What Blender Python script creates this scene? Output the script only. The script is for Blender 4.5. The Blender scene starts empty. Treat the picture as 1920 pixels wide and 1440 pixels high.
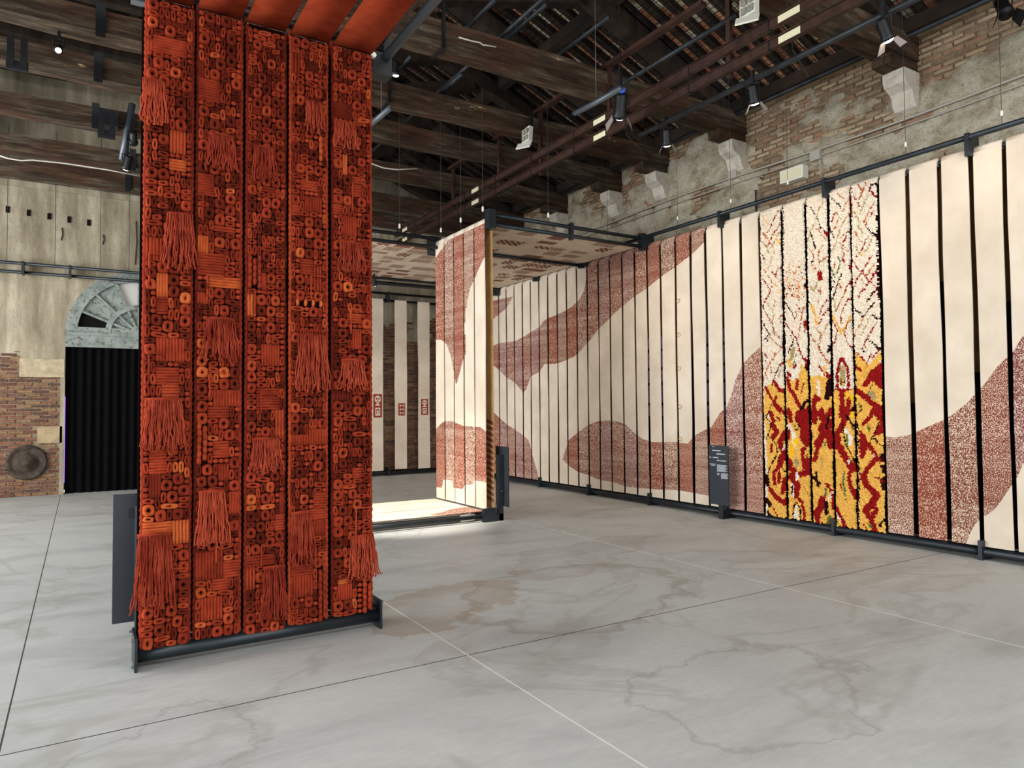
import bpy, math, random
import numpy as np
from mathutils import Vector, Matrix, noise
PI = math.pi
SC = bpy.context.scene
COL = SC.collection
rnd = random.Random(7)

# ------------------------------------------------------------------ camera
F = 1320.0; CAMH = 1.6
_yaw = math.atan2(960-151, F); _roll = 0.0084; _pit = math.atan2(45, F)
_f0 = Vector((math.sin(_yaw), math.cos(_yaw), 0)); _r0 = Vector((math.cos(_yaw), -math.sin(_yaw), 0)); _up = Vector((0, 0, 1))
FW = _f0*math.cos(_pit)+_up*math.sin(_pit); _u0 = -_f0*math.sin(_pit)+_up*math.cos(_pit)
RT = _r0*math.cos(_roll)-_u0*math.sin(_roll); UP = _u0*math.cos(_roll)+_r0*math.sin(_roll)
cd = bpy.data.cameras.new('camera'); cam = bpy.data.objects.new('camera', cd); COL.objects.link(cam)
cd.sensor_width = 36; cd.lens = F/1920*36; cd.clip_end = 200; cd.clip_start = 0.05
M = Matrix((RT, UP, -FW)).transposed().to_4x4(); M.translation = Vector((0, 0, CAMH)); cam.matrix_world = M
SC.camera = cam

def at(px, py, ax, val):
    """point where the sight line of a photo pixel meets the plane axis=val (used to read real positions)"""
    d = FW+RT*((px-960)/F)-UP*((py-720)/F); o = (0, 0, CAMH)
    return Vector(o)+d*((val-o[ax])/d[ax])

# ------------------------------------------------------------------ light, exposure
SC.view_settings.view_transform = 'Standard'; SC.view_settings.look = 'None'
SC.view_settings.gamma = 1.0; SC.view_settings.use_curve_mapping = False
SC.view_settings.exposure = 0.0
w = bpy.data.worlds.new('world'); SC.world = w; w.use_nodes = True
w.node_tree.nodes['Background'].inputs[0].default_value = (0.80, 0.90, 1.0, 1)
w.node_tree.nodes['Background'].inputs[1].default_value = 1.25
def area(name, loc, target, sx, sy, power, col=(1, 1, 1)):
    l = bpy.data.lights.new(name, 'AREA'); l.shape = 'RECTANGLE'; l.size = sx; l.size_y = sy; l.energy = power; l.color = col
    o = bpy.data.objects.new(name, l); COL.objects.link(o); o.location = loc
    o.rotation_euler = (Vector(target)-Vector(loc)).to_track_quat('-Z', 'Y').to_euler(); return o
def spot(name, loc, target, power, ang, blend=0.5, col=(1, .86, .68), r=.06, parent=None):
    l = bpy.data.lights.new(name, 'SPOT'); l.energy = power; l.spot_size = math.radians(ang); l.spot_blend = blend; l.color = col; l.shadow_soft_size = r
    o = bpy.data.objects.new(name, l); COL.objects.link(o)
    if parent: o.parent = parent; o.location = Vector(loc)-parent.location
    else: o.location = loc
    o.rotation_euler = (Vector(target)-Vector(loc)).to_track_quat('-Z', 'Y').to_euler(); return o
area('daylight_entrance', (1.5, -5.8, 1.9), (3.5, 7, 1.6), 13, 3.4, 400, (.93, .97, 1))
area('daylight_high_windows', (1.5, -5.6, 7.3), (3.6, 6.5, 0.4), 13, 1.8, 1000, (.93, .97, 1))
area('daylight_side_openings', (-6.9, 7.0, 2.6), (5, 7.5, 2.0), 9, 4.2, 1150, (.9, .96, 1))
area('daylight_far_side_opening', (-6.9, 12.5, 2.6), (1.5, 14.2, 3.0), 5, 3.6, 560, (.96, .97, 1))

# ------------------------------------------------------------------ mesh helpers
class MB:
    def __init__(s): s.v = []; s.f = []; s.m = []
    def quad(s, a, b, c, d, m=0):
        n = len(s.v); s.v += [tuple(a), tuple(b), tuple(c), tuple(d)]; s.f.append((n, n+1, n+2, n+3)); s.m.append(m)
    def poly(s, pts, m=0):
        n = len(s.v); s.v += [tuple(p) for p in pts]; s.f.append(tuple(range(n, n+len(pts)))); s.m.append(m)
    def box(s, x0, x1, y0, y1, z0, z1, m=0):
        n = len(s.v)
        s.v += [(x, y, z) for z in (z0, z1) for y in (y0, y1) for x in (x0, x1)]
        for q in ((0, 2, 3, 1), (4, 5, 7, 6), (0, 1, 5, 4), (2, 6, 7, 3), (0, 4, 6, 2), (1, 3, 7, 5)):
            s.f.append(tuple(n+i for i in q)); s.m.append(m)
        return s
    def beam(s, a, b, w, h, m=0, up=(0, 0, 1), jit=0, seg=1):
        a = Vector(a); b = Vector(b); d = (b-a).normalized(); up = Vector(up)
        if abs(d.dot(up)) > .98: up = Vector((0, 1, 0))
        r = d.cross(up).normalized(); u = r.cross(d).normalized(); n0 = len(s.v)
        for k in range(seg+1):
            c = a.lerp(b, k/seg)
            for i, j in ((-1, -1), (1, -1), (1, 1), (-1, 1)):
                q = Vector((rnd.uniform(-jit, jit) for _ in range(3))) if jit else Vector((0, 0, 0))
                s.v.append(tuple(c+r*(i*w/2)+u*(j*h/2)+q))
        for k in range(seg):
            for i in range(4):
                p = n0+k*4; j = (i+1) % 4
                s.f.append((p+i, p+j, p+4+j, p+4+i)); s.m.append(m)
        s.f.append((n0+3, n0+2, n0+1, n0)); s.m.append(m); e = n0+seg*4
        s.f.append((e, e+1, e+2, e+3)); s.m.append(m)
        return s
    def tube(s, pts, r, n=8, m=0, cap=True):
        pts = [Vector(p) for p in pts]; n0 = len(s.v); K = len(pts); pu = None
        for k, p in enumerate(pts):
            d = (pts[min(k+1, K-1)]-pts[max(k-1, 0)]).normalized()
            if pu is None:
                up = Vector((0, 0, 1)) if abs(d.z) < .9 else Vector((0, 1, 0))
            else: up = pu
            a = d.cross(up).normalized(); b = a.cross(d).normalized(); pu = b
            rr = r[k] if isinstance(r, (list, tuple)) else r
            for i in range(n):
                t = 2*PI*i/n; s.v.append(tuple(p+a*(rr*math.cos(t))+b*(rr*math.sin(t))))
        for k in range(K-1):
            for i in range(n):
                j = (i+1) % n; p = n0+k*n
                s.f.append((p+i, p+j, p+n+j, p+n+i)); s.m.append(m)
        if cap:
            s.f.append(tuple(n0+i for i in range(n-1, -1, -1))); s.m.append(m)
            s.f.append(tuple(n0+(K-1)*n+i for i in range(n))); s.m.append(m)
        return s
    def lathe(s, prof, c, ax, n=20, m=0):
        ax = Vector(ax).normalized(); up = Vector((0, 0, 1)) if abs(ax.z) < .9 else Vector((1, 0, 0))
        a = ax.cross(up).normalized(); b = ax.cross(a); n0 = len(s.v); c = Vector(c)
        for (r, h) in prof:
            for i in range(n):
                t = 2*PI*i/n; s.v.append(tuple(c+ax*h+a*(r*math.cos(t))+b*(r*math.sin(t))))
        for k in range(len(prof)-1):
            for i in range(n):
                j = (i+1) % n; p = n0+k*n; s.f.append((p+i, p+j, p+n+j, p+n+i)); s.m.append(m)
        s.f.append(tuple(n0+i for i in range(n-1, -1, -1))); s.m.append(m)
        s.f.append(tuple(n0+(len(prof)-1)*n+i for i in range(n))); s.m.append(m)
        return s
    def mesh(s, name, mats, off=(0, 0, 0), smooth=False):
        me = bpy.data.meshes.new(name); o = Vector(off)
        me.from_pydata([(x-o.x, y-o.y, z-o.z) for x, y, z in s.v], [], s.f)
        for mt in mats: me.materials.append(mt)
        me.polygons.foreach_set('material_index', s.m)
        if smooth: me.polygons.foreach_set('use_smooth', [True]*len(s.f))
        me.update(); return me

def wloc(o):
    v = Vector((0, 0, 0))
    while o: v = v+o.location; o = o.parent
    return v
def obj(name, mb, mats, parent=None, smooth=False, label=None):
    if not isinstance(mats, (list, tuple)): mats = [mats]
    if parent is None:
        xs = [p[0] for p in mb.v]; ys = [p[1] for p in mb.v]; zs = [p[2] for p in mb.v]
        off = Vector(((min(xs)+max(xs))/2, (min(ys)+max(ys))/2, min(zs)))
    else: off = wloc(parent)
    o = bpy.data.objects.new(name, mb.mesh(name, mats, off, smooth)); COL.objects.link(o)
    if parent is None: o.location = off
    else: o.parent = parent
    if label: o['label'] = label
    return o
def inst(name, me, parent, loc, scale=(1, 1, 1), rot=(0, 0, 0)):
    o = bpy.data.objects.new(name, me); COL.objects.link(o); o.parent = parent
    o.location = Vector(loc)-wloc(parent); o.scale = scale; o.rotation_euler = rot; return o
def tag(o, label, cat, group=None):
    o['label'] = label; o['category'] = cat
    if group: o['group'] = group
    return o
def thing(name, label, cat, loc, group=None):
    o = bpy.data.objects.new(name, None); o.empty_display_size = .1; COL.objects.link(o); o.location = loc
    return tag(o, label, cat, group)
def struct(o): o['kind'] = 'structure'; return o
def stuff(o): o['kind'] = 'stuff'; return o

# ------------------------------------------------------------------ materials
def lin(c): return tuple(((x/255)/12.92 if x/255 <= .04045 else ((x/255+.055)/1.055)**2.4) for x in c)+(1,)
class N:
    def __init__(s, name):
        s.mat = bpy.data.materials.new(name); s.mat.use_nodes = True; s.t = s.mat.node_tree; s.b = s.t.nodes['Principled BSDF']
        s.tc = s.t.nodes.new('ShaderNodeTexCoord')
    def n(s, typ, **kw):
        x = s.t.nodes.new('ShaderNode'+typ)
        for k, v in kw.items(): setattr(x, k, v)
        return x
    def l(s, a, b): s.t.links.new(a, b)
    def coords(s, scale=(1, 1, 1), kind='Object', rot=(0, 0, 0)):
        mp = s.n('Mapping'); mp.inputs['Scale'].default_value = scale; mp.inputs['Rotation'].default_value = rot
        if kind == 'World':
            g = s.n('NewGeometry'); s.l(g.outputs['Position'], mp.inputs[0])
        else: s.l(s.tc.outputs[kind], mp.inputs[0])
        return mp.outputs[0]
    def noise(s, scale, vec, detail=4, rough=.55, dist=0):
        x = s.n('TexNoise'); x.inputs['Scale'].default_value = scale; x.inputs['Detail'].default_value = detail
        x.inputs['Roughness'].default_value = rough; x.inputs['Distortion'].default_value = dist; s.l(vec, x.inputs['Vector']); return x.outputs['Fac']
    def ramp(s, fac, stops, interp='LINEAR'):
        r = s.n('ValToRGB'); r.color_ramp.interpolation = interp; e = r.color_ramp.elements
        while len(e) < len(stops): e.new(.5)
        for el, (p, c) in zip(e, stops): el.position = p; el.color = c if len(c) == 4 else (*c, 1)
        s.l(fac, r.inputs[0]); return r.outputs[0]
    def mix(s, fac, a, b, mode='MIX'):
        x = s.n('Mix', data_type='RGBA', blend_type=mode)
        for sock, v in ((x.inputs[0], fac), (x.inputs[6], a), (x.inputs[7], b)):
            if hasattr(v, 'is_linked') or hasattr(v, 'links'): s.l(v, sock)
            else: sock.default_value = v
        return x.outputs[2]
    def bump(s, h, strength=.3, dist=.01):
        x = s.n('Bump'); x.inputs['Strength'].default_value = strength; x.inputs['Distance'].default_value = dist
        s.l(h, x.inputs['Height']); s.l(x.outputs[0], s.b.inputs['Normal'])
    def col(s, c):
        if hasattr(c, 'links'): s.l(c, s.b.inputs['Base Color'])
        else: s.b.inputs['Base Color'].default_value = c
    def rough(s, r, metal=0, spec=.5): s.b.inputs['Roughness'].default_value = r; s.b.inputs['Metallic'].default_value = metal; s.b.inputs['Specular IOR Level'].default_value = spec

def mottled(name, c1, c2, scale=6, rough=.8, stretch=(1, 1, 1), bump=.2, bscale=40, c3=None, kind='World', metal=0, spec=.3, bdist=.01):
    m = N(name); v = m.coords(stretch, kind); f = m.noise(scale, v, 6, .6)
    st = [(.32, lin(c1)), (.68, lin(c2))]
    if c3: st = [(.28, lin(c1)), (.52, lin(c2)), (.74, lin(c3))]
    m.col(m.ramp(f, st)); m.rough(rough, metal, spec)
    if bump: m.bump(m.noise(bscale, v, 4, .6), bump, bdist)
    return m.mat
def plain(name, c, rough=.5, metal=0, emit=None, spec=.5):
    m = N(name); m.col(lin(c)); m.rough(rough, metal, spec)
    if emit: m.b.inputs['Emission Color'].default_value = lin(c); m.b.inputs['Emission Strength'].default_value = emit
    return m.mat
def perislandmat(name, cols, rough=.9, bump=.4, bscale=30):
    m = N(name); g = m.n('NewGeometry'); o = m.n('ObjectInfo'); a = m.n('Math', operation='ADD'); fr = m.n('Math', operation='FRACT')
    m.l(g.outputs['Random Per Island'], a.inputs[0]); m.l(o.outputs['Random'], a.inputs[1]); m.l(a.outputs[0], fr.inputs[0])
    st = [(i/len(cols), lin(c)) for i, c in enumerate(cols)]
    base = m.ramp(fr.outputs[0], st, 'CONSTANT'); v = m.coords((1, 1, 1), 'World')
    n = m.noise(18, v, 5, .65); m.col(m.mix(.55, base, m.ramp(n, [(.3, (.35, .33, .3, 1)), (.7, (1, 1, 1, 1))]), 'MULTIPLY'))
    m.rough(rough, 0, .2); m.bump(m.noise(bscale, v, 5, .6), bump, .02); return m.mat

def wool(name, c1, c2, rings=False):
    m = N(name); v = m.coords((1, 1, 1), 'World'); f = m.noise(14, v, 3); f2 = m.noise(170, v, 3, .7)
    oi = m.n('ObjectInfo'); mm = m.n('Math', operation='MULTIPLY_ADD'); mm.inputs[1].default_value = .45; m.l(oi.outputs['Random'], mm.inputs[0]); m.l(f, mm.inputs[2])
    base = m.ramp(mm.outputs[0], [(.45, lin(c1)), (.95, lin(c2))])
    m.col(m.mix(.6, base, m.ramp(f2, [(.3, (.45, .4, .4, 1)), (.65, (1, 1, 1, 1))]), 'MULTIPLY')); m.rough(1, 0, .05)
    m.b.inputs['Sheen Weight'].default_value = .12; m.b.inputs['Sheen Tint'].default_value = lin((255, 140, 90)); m.b.inputs['Sheen Roughness'].default_value = .4
    m.bump(f2, .7, .006); return m.mat
W_DARK = wool('wool_dark_red', (88, 29, 20), (130, 46, 30))
W_RED = wool('wool_rust_red', (132, 45, 29), (178, 68, 42))
W_MID = wool('wool_brick_orange', (156, 58, 34), (196, 84, 50))
W_BRI = wool('wool_bright_orange', (190, 82, 42), (218, 112, 60))
W_STR = wool('wool_fringe', (140, 48, 34), (192, 82, 56))
W_BASE = wool('wool_ground', (15, 5, 4), (34, 10, 8))  # dark red cloth painted near black for shade in holes and creases
W_BACK = plain('wool_back_shade', (26, 12, 10), 1, spec=.05)  # near-black colour paints the shade on the red panels' back layer
FELT = mottled('felt_orange_red', (134, 48, 28), (156, 64, 36), 9, 1, bump=.3, bscale=120, spec=.05)

m = N('cream_weave'); v = m.coords((1, 1, 1), 'World')
f = m.noise(2.2, v, 3); wv = m.n('TexWave', wave_type='BANDS', bands_direction='Z'); wv.inputs['Scale'].default_value = 46; wv.inputs['Distortion'].default_value = 1.2; wv.inputs['Detail'].default_value = 2; m.l(v, wv.inputs[0])
m.col(m.ramp(f, [(.3, lin((206, 188, 166))), (.7, lin((224, 207, 186)))])); m.rough(.95, 0, .1); m.bump(wv.outputs['Fac'], .25, .004); CREAM = m.mat
def rustmat(name, rust, cream, thr, stretch=(1, 1, .75)):
    m = N(name); v = m.coords(stretch, 'World'); f = m.noise(120, v, 1, .4); band = m.noise(9, m.coords((.05, .05, 1.6), 'World'), 3, .6)
    a = m.n('Math', operation='MULTIPLY_ADD'); a.inputs[1].default_value = .22; m.l(band, a.inputs[0]); m.l(f, a.inputs[2])
    m.col(m.ramp(a.outputs[0], [(thr-.05, lin(rust)), (thr+.05, lin(cream))])); m.rough(.95, 0, .1); m.bump(f, .4, .004); return m.mat
RUSTS = [rustmat('stitch_rust_mid', (124, 62, 48), (222, 196, 172), .67), rustmat('stitch_rust_dense', (130, 60, 44), (214, 182, 156), .69),
         rustmat('stitch_rust_pink', (122, 66, 58), (216, 192, 176), .66), rustmat('stitch_rust_light', (120, 64, 48), (220, 196, 172), .655)]
BROWN_CLOTH = mottled('brown_backing_cloth', (96, 68, 40), (124, 92, 56), 5, .95, bump=.1)
GOLD_CLOTH = mottled('golden_brown_edge_cloth', (170, 130, 78), (196, 156, 100), 5, .95, bump=.1)
BLACK_CLOTH = plain('black_backing_cloth', (20, 17, 15), .95, spec=.1)
LILAC = mottled('lilac_painted_glow', (150, 126, 180), (196, 176, 214), 14, .9, bump=.1)  # lilac colour stands in for LED light showing through the strip gaps
PATTERN = mottled('woven_brown_motif', (104, 48, 28), (150, 84, 52), 30, .95, bump=.2, bscale=90)
STEEL = mottled('dark_blue_grey_steel', (26, 31, 35), (40, 46, 51), 5, .38, bump=.05, metal=.35, spec=.5)
SIGNM = plain('slate_grey_sign_sheet', (33, 39, 45), .45, .1)
BLACKM = plain('black_metal', (18, 18, 20), .5, .2)
PIPE = mottled('dark_grey_pipe', (34, 36, 38), (60, 63, 66), 4, .45, bump=.05, metal=.4)
GREYPIPE = plain('grey_pipe', (84, 90, 96), .4, .3)
BROWNM = mottled('brown_painted_steel', (50, 33, 28), (72, 48, 40), 7, .45, bump=.08, metal=.1)
WHITEP = plain('white_plastic', (226, 222, 206), .5)
LABELM = plain('cream_label', (226, 216, 178), .6)
LAMPW = plain('lit_lamp', (255, 250, 240), .5, emit=14)
LAMPP = plain('lit_lamp_rim', (255, 236, 225), .5, emit=4)
BLUEM = plain('blue_lens', (50, 80, 190), .4, emit=.4)
WIRE = plain('steel_wire', (60, 56, 50), .5, .5)
CORDW = plain('white_cable', (205, 198, 182), .6)
STONE = mottled('pale_stone', (168, 156, 140), (206, 196, 180), 5, .9, bump=.6, bscale=14, c3=(186, 172, 152), bdist=.03)
CONDUIT = plain('grey_conduit', (168, 160, 146), .5)
CURTAIN = mottled('black_curtain', (5, 5, 6), (9, 9, 10), 3, 1, bump=0, spec=.1)
PAINTG = N('peeling_grey_green_paint'); v = PAINTG.coords((1, 1, 1), 'World')
PAINTG.col(PAINTG.mix(PAINTG.ramp(PAINTG.noise(16, v, 6, .7), [(.55, (0, 0, 0, 1)), (.60, (.85, .85, .85, 1))]), PAINTG.ramp(PAINTG.noise(5, v), [(.3, lin((112, 122, 116))), (.7, lin((146, 152, 144)))]), lin((88, 76, 66)))); PAINTG.rough(.8, 0, .2); PAINTG.bump(PAINTG.noise(16, v, 6, .7), .3, .02); PAINTG = PAINTG.mat
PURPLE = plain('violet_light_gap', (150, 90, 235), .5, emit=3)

m = N('old_timber'); v = m.coords((.12, 1, 1), 'World'); f = m.noise(14, v, 8, .7); v2 = m.coords((.5, 1, 1), 'World'); f2 = m.noise(2.2, v2, 5, .65)
c = m.ramp(f, [(.3, lin((34, 26, 19))), (.5, lin((68, 57, 45))), (.7, lin((116, 102, 84)))])
c = m.mix(m.ramp(f2, [(.42, (0, 0, 0, 1)), (.6, (1, 1, 1, 1))]), c, m.ramp(f, [(.3, lin((38, 24, 17))), (.65, lin((88, 62, 46)))]))
c = m.mix(m.ramp(m.noise(5, m.coords((.3, 1, 1), 'World'), 6, .7), [(.66, (0, 0, 0, 1)), (.7, (1, 1, 1, 1))]), c, lin((176, 150, 104)))
m.col(c); m.rough(.9, 0, .15); m.bump(f, .8, .03); TIMBER = m.mat
TIMBERD = mottled('dark_rafter_timber', (22, 17, 13), (58, 44, 33), 6, .95, (1, .2, .2), .6, 20)
TILES = perislandmat('terracotta_roof_tiles', [(206, 140, 100), (216, 158, 120), (190, 126, 92), (206, 186, 154), (216, 202, 176), (176, 118, 86)], .95, .3)
BRICKM = perislandmat('old_brick', [(118, 78, 62), (138, 94, 72), (104, 70, 58), (142, 106, 76), (122, 86, 72), (150, 116, 84), (98, 72, 62)], .95, .8)
BRICKG = perislandmat('weathered_brick', [(168, 144, 114), (184, 156, 124), (150, 122, 98), (172, 132, 104), (190, 168, 138), (144, 120, 98)], .95, .8)
MORTAR = mottled('old_mortar', (96, 82, 66), (150, 132, 108), 9, .95, bump=.8, bscale=30, bdist=.03)
m = N('crumbling_plaster'); v = m.coords((1, 1, 1.5), 'World'); f = m.noise(3.2, v, 9, .72, .4); f2 = m.noise(26, v, 6, .7)
c = m.ramp(f, [(.3, lin((140, 126, 104))), (.45, lin((194, 180, 152))), (.6, lin((224, 212, 188))), (.75, lin((196, 184, 162)))])
c = m.mix(m.ramp(f2, [(.56, (0, 0, 0, 1)), (.66, (.75, .75, .75, 1))]), c, lin((120, 98, 74)))
m.col(c); m.rough(.95, 0, .15); m.bump(f2, 1.0, .05); PLASTER = m.mat
m = N('streaked_plaster'); v = m.coords((1, 1, .16), 'World'); f = m.noise(3.2, v, 6, .65); f2 = m.noise(2.0, m.coords((1, 1, 1.3), 'World'), 8, .7)
c = m.ramp(f, [(.3, lin((104, 94, 78))), (.5, lin((160, 150, 130))), (.68, lin((206, 198, 178)))])
c = m.mix(.5, c, m.ramp(f2, [(.32, lin((150, 134, 110))), (.55, lin((206, 196, 174))), (.75, lin((206, 200, 184)))]), 'MULTIPLY'); c = m.mix(.2, c, lin((176, 164, 140)))
m.col(c); m.rough(.95, 0, .15); m.bump(m.noise(14, m.coords((1, 1, 1), 'World'), 8, .7), .6, .03); STREAK = m.mat
m = N('polished_concrete'); v = m.coords((.55, 1.5, 1), 'World', (0, 0, .25)); f = m.noise(.9, v, 9, .62, 1.1); f3 = m.noise(14, m.coords((.6, 2.2, 1), 'World', (0, 0, .25)), 6, .7)
c = m.ramp(f, [(.3, lin((168, 168, 163))), (.46, lin((186, 186, 181))), (.6, lin((194, 194, 188))), (.75, lin((182, 180, 173)))])
c = m.mix(.5, c, m.ramp(f3, [(.3, (.78, .78, .78, 1)), (.6, (1, 1, 1, 1))]), 'MULTIPLY')
st = m.noise(.5, m.coords((1, 1, 1), 'World'), 5, .55, 1.5); c = m.mix(m.ramp(st, [(.5, (0, 0, 0, 1)), (.53, (.3, .3, .3, 1)), (.56, (0, 0, 0, 1))]), c, lin((140, 134, 122)))
sub = []
for (px_, py_, rx_, ry_, wdt, tint, amt) in ((1085, 1112, 1.25, .95, .07, (132, 124, 106), .5), (840, 1130, .85, .55, .5, (150, 124, 92), .45), (1420, 1290, .8, .6, .035, (120, 116, 108), .35), (300, 1400, .5, .35, .05, (140, 138, 132), .4), (1095, 1040, 1.5, .5, .2, (158, 140, 130), .4)):
    q = at(px_, py_, 2, 0); mp = m.n('Mapping', vector_type='TEXTURE'); mp.inputs['Location'].default_value = (q.x, q.y, 0); mp.inputs['Scale'].default_value = (rx_, ry_, 1); mp.inputs['Rotation'].default_value = (0, 0, .5)
    gg = m.n('NewGeometry'); ns = m.n('TexNoise'); ns.inputs['Scale'].default_value = 1.3; ns.inputs['Detail'].default_value = 7; ns.inputs['Roughness'].default_value = .62; m.l(gg.outputs['Position'], ns.inputs['Vector'])
    vm = m.n('VectorMath', operation='MULTIPLY_ADD'); vm.inputs[1].default_value = (1.3, 1.3, 0); m.l(ns.outputs['Color'], vm.inputs[0]); m.l(gg.outputs['Position'], vm.inputs[2])
    v3 = m.n('VectorMath', operation='SUBTRACT'); v3.inputs[1].default_value = (.65, .65, 0); m.l(vm.outputs[0], v3.inputs[0]); m.l(v3.outputs[0], mp.inputs[0])
    ln = m.n('VectorMath', operation='LENGTH'); m.l(mp.outputs[0], ln.inputs[0])
    c = m.mix(m.ramp(ln.outputs['Value'], [(max(.0, .9-wdt*1.6), (0, 0, 0, 1)), (.9, (amt, amt, amt, 1)), (min(1, .9+.05), (0, 0, 0, 1))]), c, lin(tint))
m.col(c); m.rough(.5, 0, .35); m.l(m.ramp(f, [(.3, (.42, .42, .42, 1)), (.7, (.62, .62, .62, 1))]), m.b.inputs['Roughness']); m.bump(f3, .08, .004); CONCRETE = m.mat
JOINTD = plain('dark_joint', (60, 54, 48), .9); JOINTW = plain('pale_joint_filler', (214, 210, 200), .8)

# ------------------------------------------------------------------ setting: floor
XL, XR, YB, YF = -7.1, 9.1, 16.3, -6.0
WALLTOP = 6.35; RIDGEX = 1.0; PITCH = math.tan(math.radians(22))
ROOF0 = 6.42
def roofz(x): return ROOF0+(XR-x)*PITCH if x > RIDGEX else ROOF0+(XR-2*RIDGEX+x)*PITCH
mb = MB().box(XL-.4, XR+.3, YF, YB+.3, -.2, -.012)
floor = struct(obj('floor', mb, JOINTD))
xs = [XL-.4, -5.6, -2.9, -.31, 2.16, 5.30, XR+.3]; ys = [YF, 4.1, 9.9, YB+.3]; g = .004
for i in range(6):
    for j in range(3):
        obj('slab', MB().box(xs[i]+g, xs[i+1]-g, ys[j]+g*1.3, ys[j+1]-g*1.3, -.1, 0), CONCRETE, floor)
for x in (2.16, 5.30): obj('joint_filler', MB().box(x-.005, x+.005, YF, 8.6, -.012, .0008), JOINTW, floor)
obj('joint_filler', MB().box(XL, XR, 4.097, 4.103, -.012, .0006), JOINTD, floor); obj('joint_filler', MB().box(-.313, -.307, YF, YB, -.012, .0006), JOINTD, floor)
# ------------------------------------------------------------------ setting: walls
def masonry(P, n_, u0, u1, v0, v1, keep, wallobj, mat, limit, key, bl=.25, bh=.062, dep=.05, sub=None):
    """bricks laid on the wall plane; the nearest ones are separate parts, the rest one part"""
    me = []
    for k in range(4):
        b = MB(); ch = .006; w_, h_ = bl/2-.006, bh/2-.004
        j = [rnd.uniform(-.004, .004) for _ in range(8)]
        A = [P(-w_, -h_, 0), P(w_, -h_, 0), P(w_, h_, 0), P(-w_, h_, 0)]
        B = [P(-w_+ch+j[0], -h_+ch+j[4]*.4, dep*.4), P(w_-ch+j[1], -h_+ch, dep*.4+j[5]), P(w_-ch, h_-ch+j[2]*.4, dep*.4+j[6]), P(-w_+ch+j[3], h_-ch, dep*.4)]
        b.poly(B)
        for i in range(4): b.quad(A[i], A[(i+1) % 4], B[(i+1) % 4], B[i])
        me.append(b.mesh('brick', [mat]))
    L = []; v = v0; row = 0
    while v < v1:
        u = u0-(row % 2)*bl/2
        while u < u1:
            if keep(u, v): L.append((u, v))
            u += bl+.008
        v += bh+.008; row += 1
    L.sort(key=lambda q: key(*q)); O = P(0, 0, 0)
    for u, v in L[:limit]:
        p = Vector(P(u, v, rnd.uniform(-.008, .004)))-Vector(O)
        o = bpy.data.objects.new('brick', me[rnd.randrange(4)]); COL.objects.link(o); o.parent = wallobj; o.location = p-wloc(wallobj)
    if len(L) > limit:
        b = MB(); w_, h_ = bl/2-.006, bh/2-.004
        for u, v in L[limit:]:
            d = dep*.4+rnd.uniform(-.012, .01); s_ = rnd.uniform(.94, 1)
            A = [P(u-w_, v-h_, 0), P(u+w_, v-h_, 0), P(u+w_, v+h_, 0), P(u-w_, v+h_, 0)]
            B = [P(u-w_*s_, v-h_*s_, d), P(u+w_*s_, v-h_*s_, d), P(u+w_*s_, v+h_*s_, d), P(u-w_*s_, v+h_*s_, d)]
            b.poly(B)
            for i in range(4): b.quad(A[i], A[(i+1) % 4], B[(i+1) % 4], B[i])
        stuff(obj('bricks', b, mat, wallobj))
def plaster(P, u0, u1, v0, v1, mask, parent, mat, st=.045, amp=.05, rg=.012, name='plaster'):
    b = MB(); nu = int((u1-u0)/st); nv = int((v1-v0)/st); idx = {}
    def vid(i, j):
        if (i, j) not in idx:
            u = u0+i*st; v = v0+j*st; k = mask(u, v)
            d = amp*max(0, min(1, k*3.2))+rg*noise.noise(Vector((u*5, v*5, 3)))+rg*.6*noise.noise(Vector((u*17, v*17, 9)))
            if k < 0: d = -.01
            idx[(i, j)] = len(b.v); b.v.append(tuple(P(u, v, d)))
        return idx[(i, j)]
    for i in range(nu):
        for j in range(nv):
            if mask(u0+(i+.5)*st, v0+(j+.5)*st) > -.03:
                b.f.append((vid(i, j), vid(i+1, j), vid(i+1, j+1), vid(i, j+1))); b.m.append(0)
    return obj(name, b, mat, parent, True)
def fbm(u, v, s, seed): return noise.fractal(Vector((u*s, v*s, seed)), 1, 2, 4)

# right wall
wall_r = struct(obj('wall_right', MB().box(XR, XR+.4, YF, YB+.3, -.01, WALLTOP), MORTAR))
PR = lambda u, v, d: (XR-d, u, v)
arch = lambda u, v: (abs(u-7.0) < .36 and v < 4.95+.33*math.sqrt(max(0, 1-((u-7.0)/.36)**2))*1.0 and v > 4.3)
def mask_r(u, v):
    if arch(u, v): return -.2
    t = fbm(u, v*1.4, .8, 2)+.35*fbm(u, v, 2.6, 7)+.24-(.26 if v > 5.85 else 0)-(.15 if u < 4.6 and v > 5.5 else 0)+(.2 if v < 5.2 else 0)
    return t
masonry(PR, None, 2.2, 14.5, 4.2, WALLTOP-.03, lambda u, v: mask_r(u, v) < .16, wall_r, BRICKG, 300, lambda u, v: u-v*.1)
plaster(PR, 2.2, 14.6, 4.2, WALLTOP-.05, mask_r, wall_r, PLASTER)
obj('wall_coping', MB().box(XR-.06, XR+.4, YF, YB, WALLTOP-.05, WALLTOP+.03), mottled('pale_coping', (150, 128, 92), (186, 164, 126), 5, .9, bump=.5), wall_r)
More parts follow.
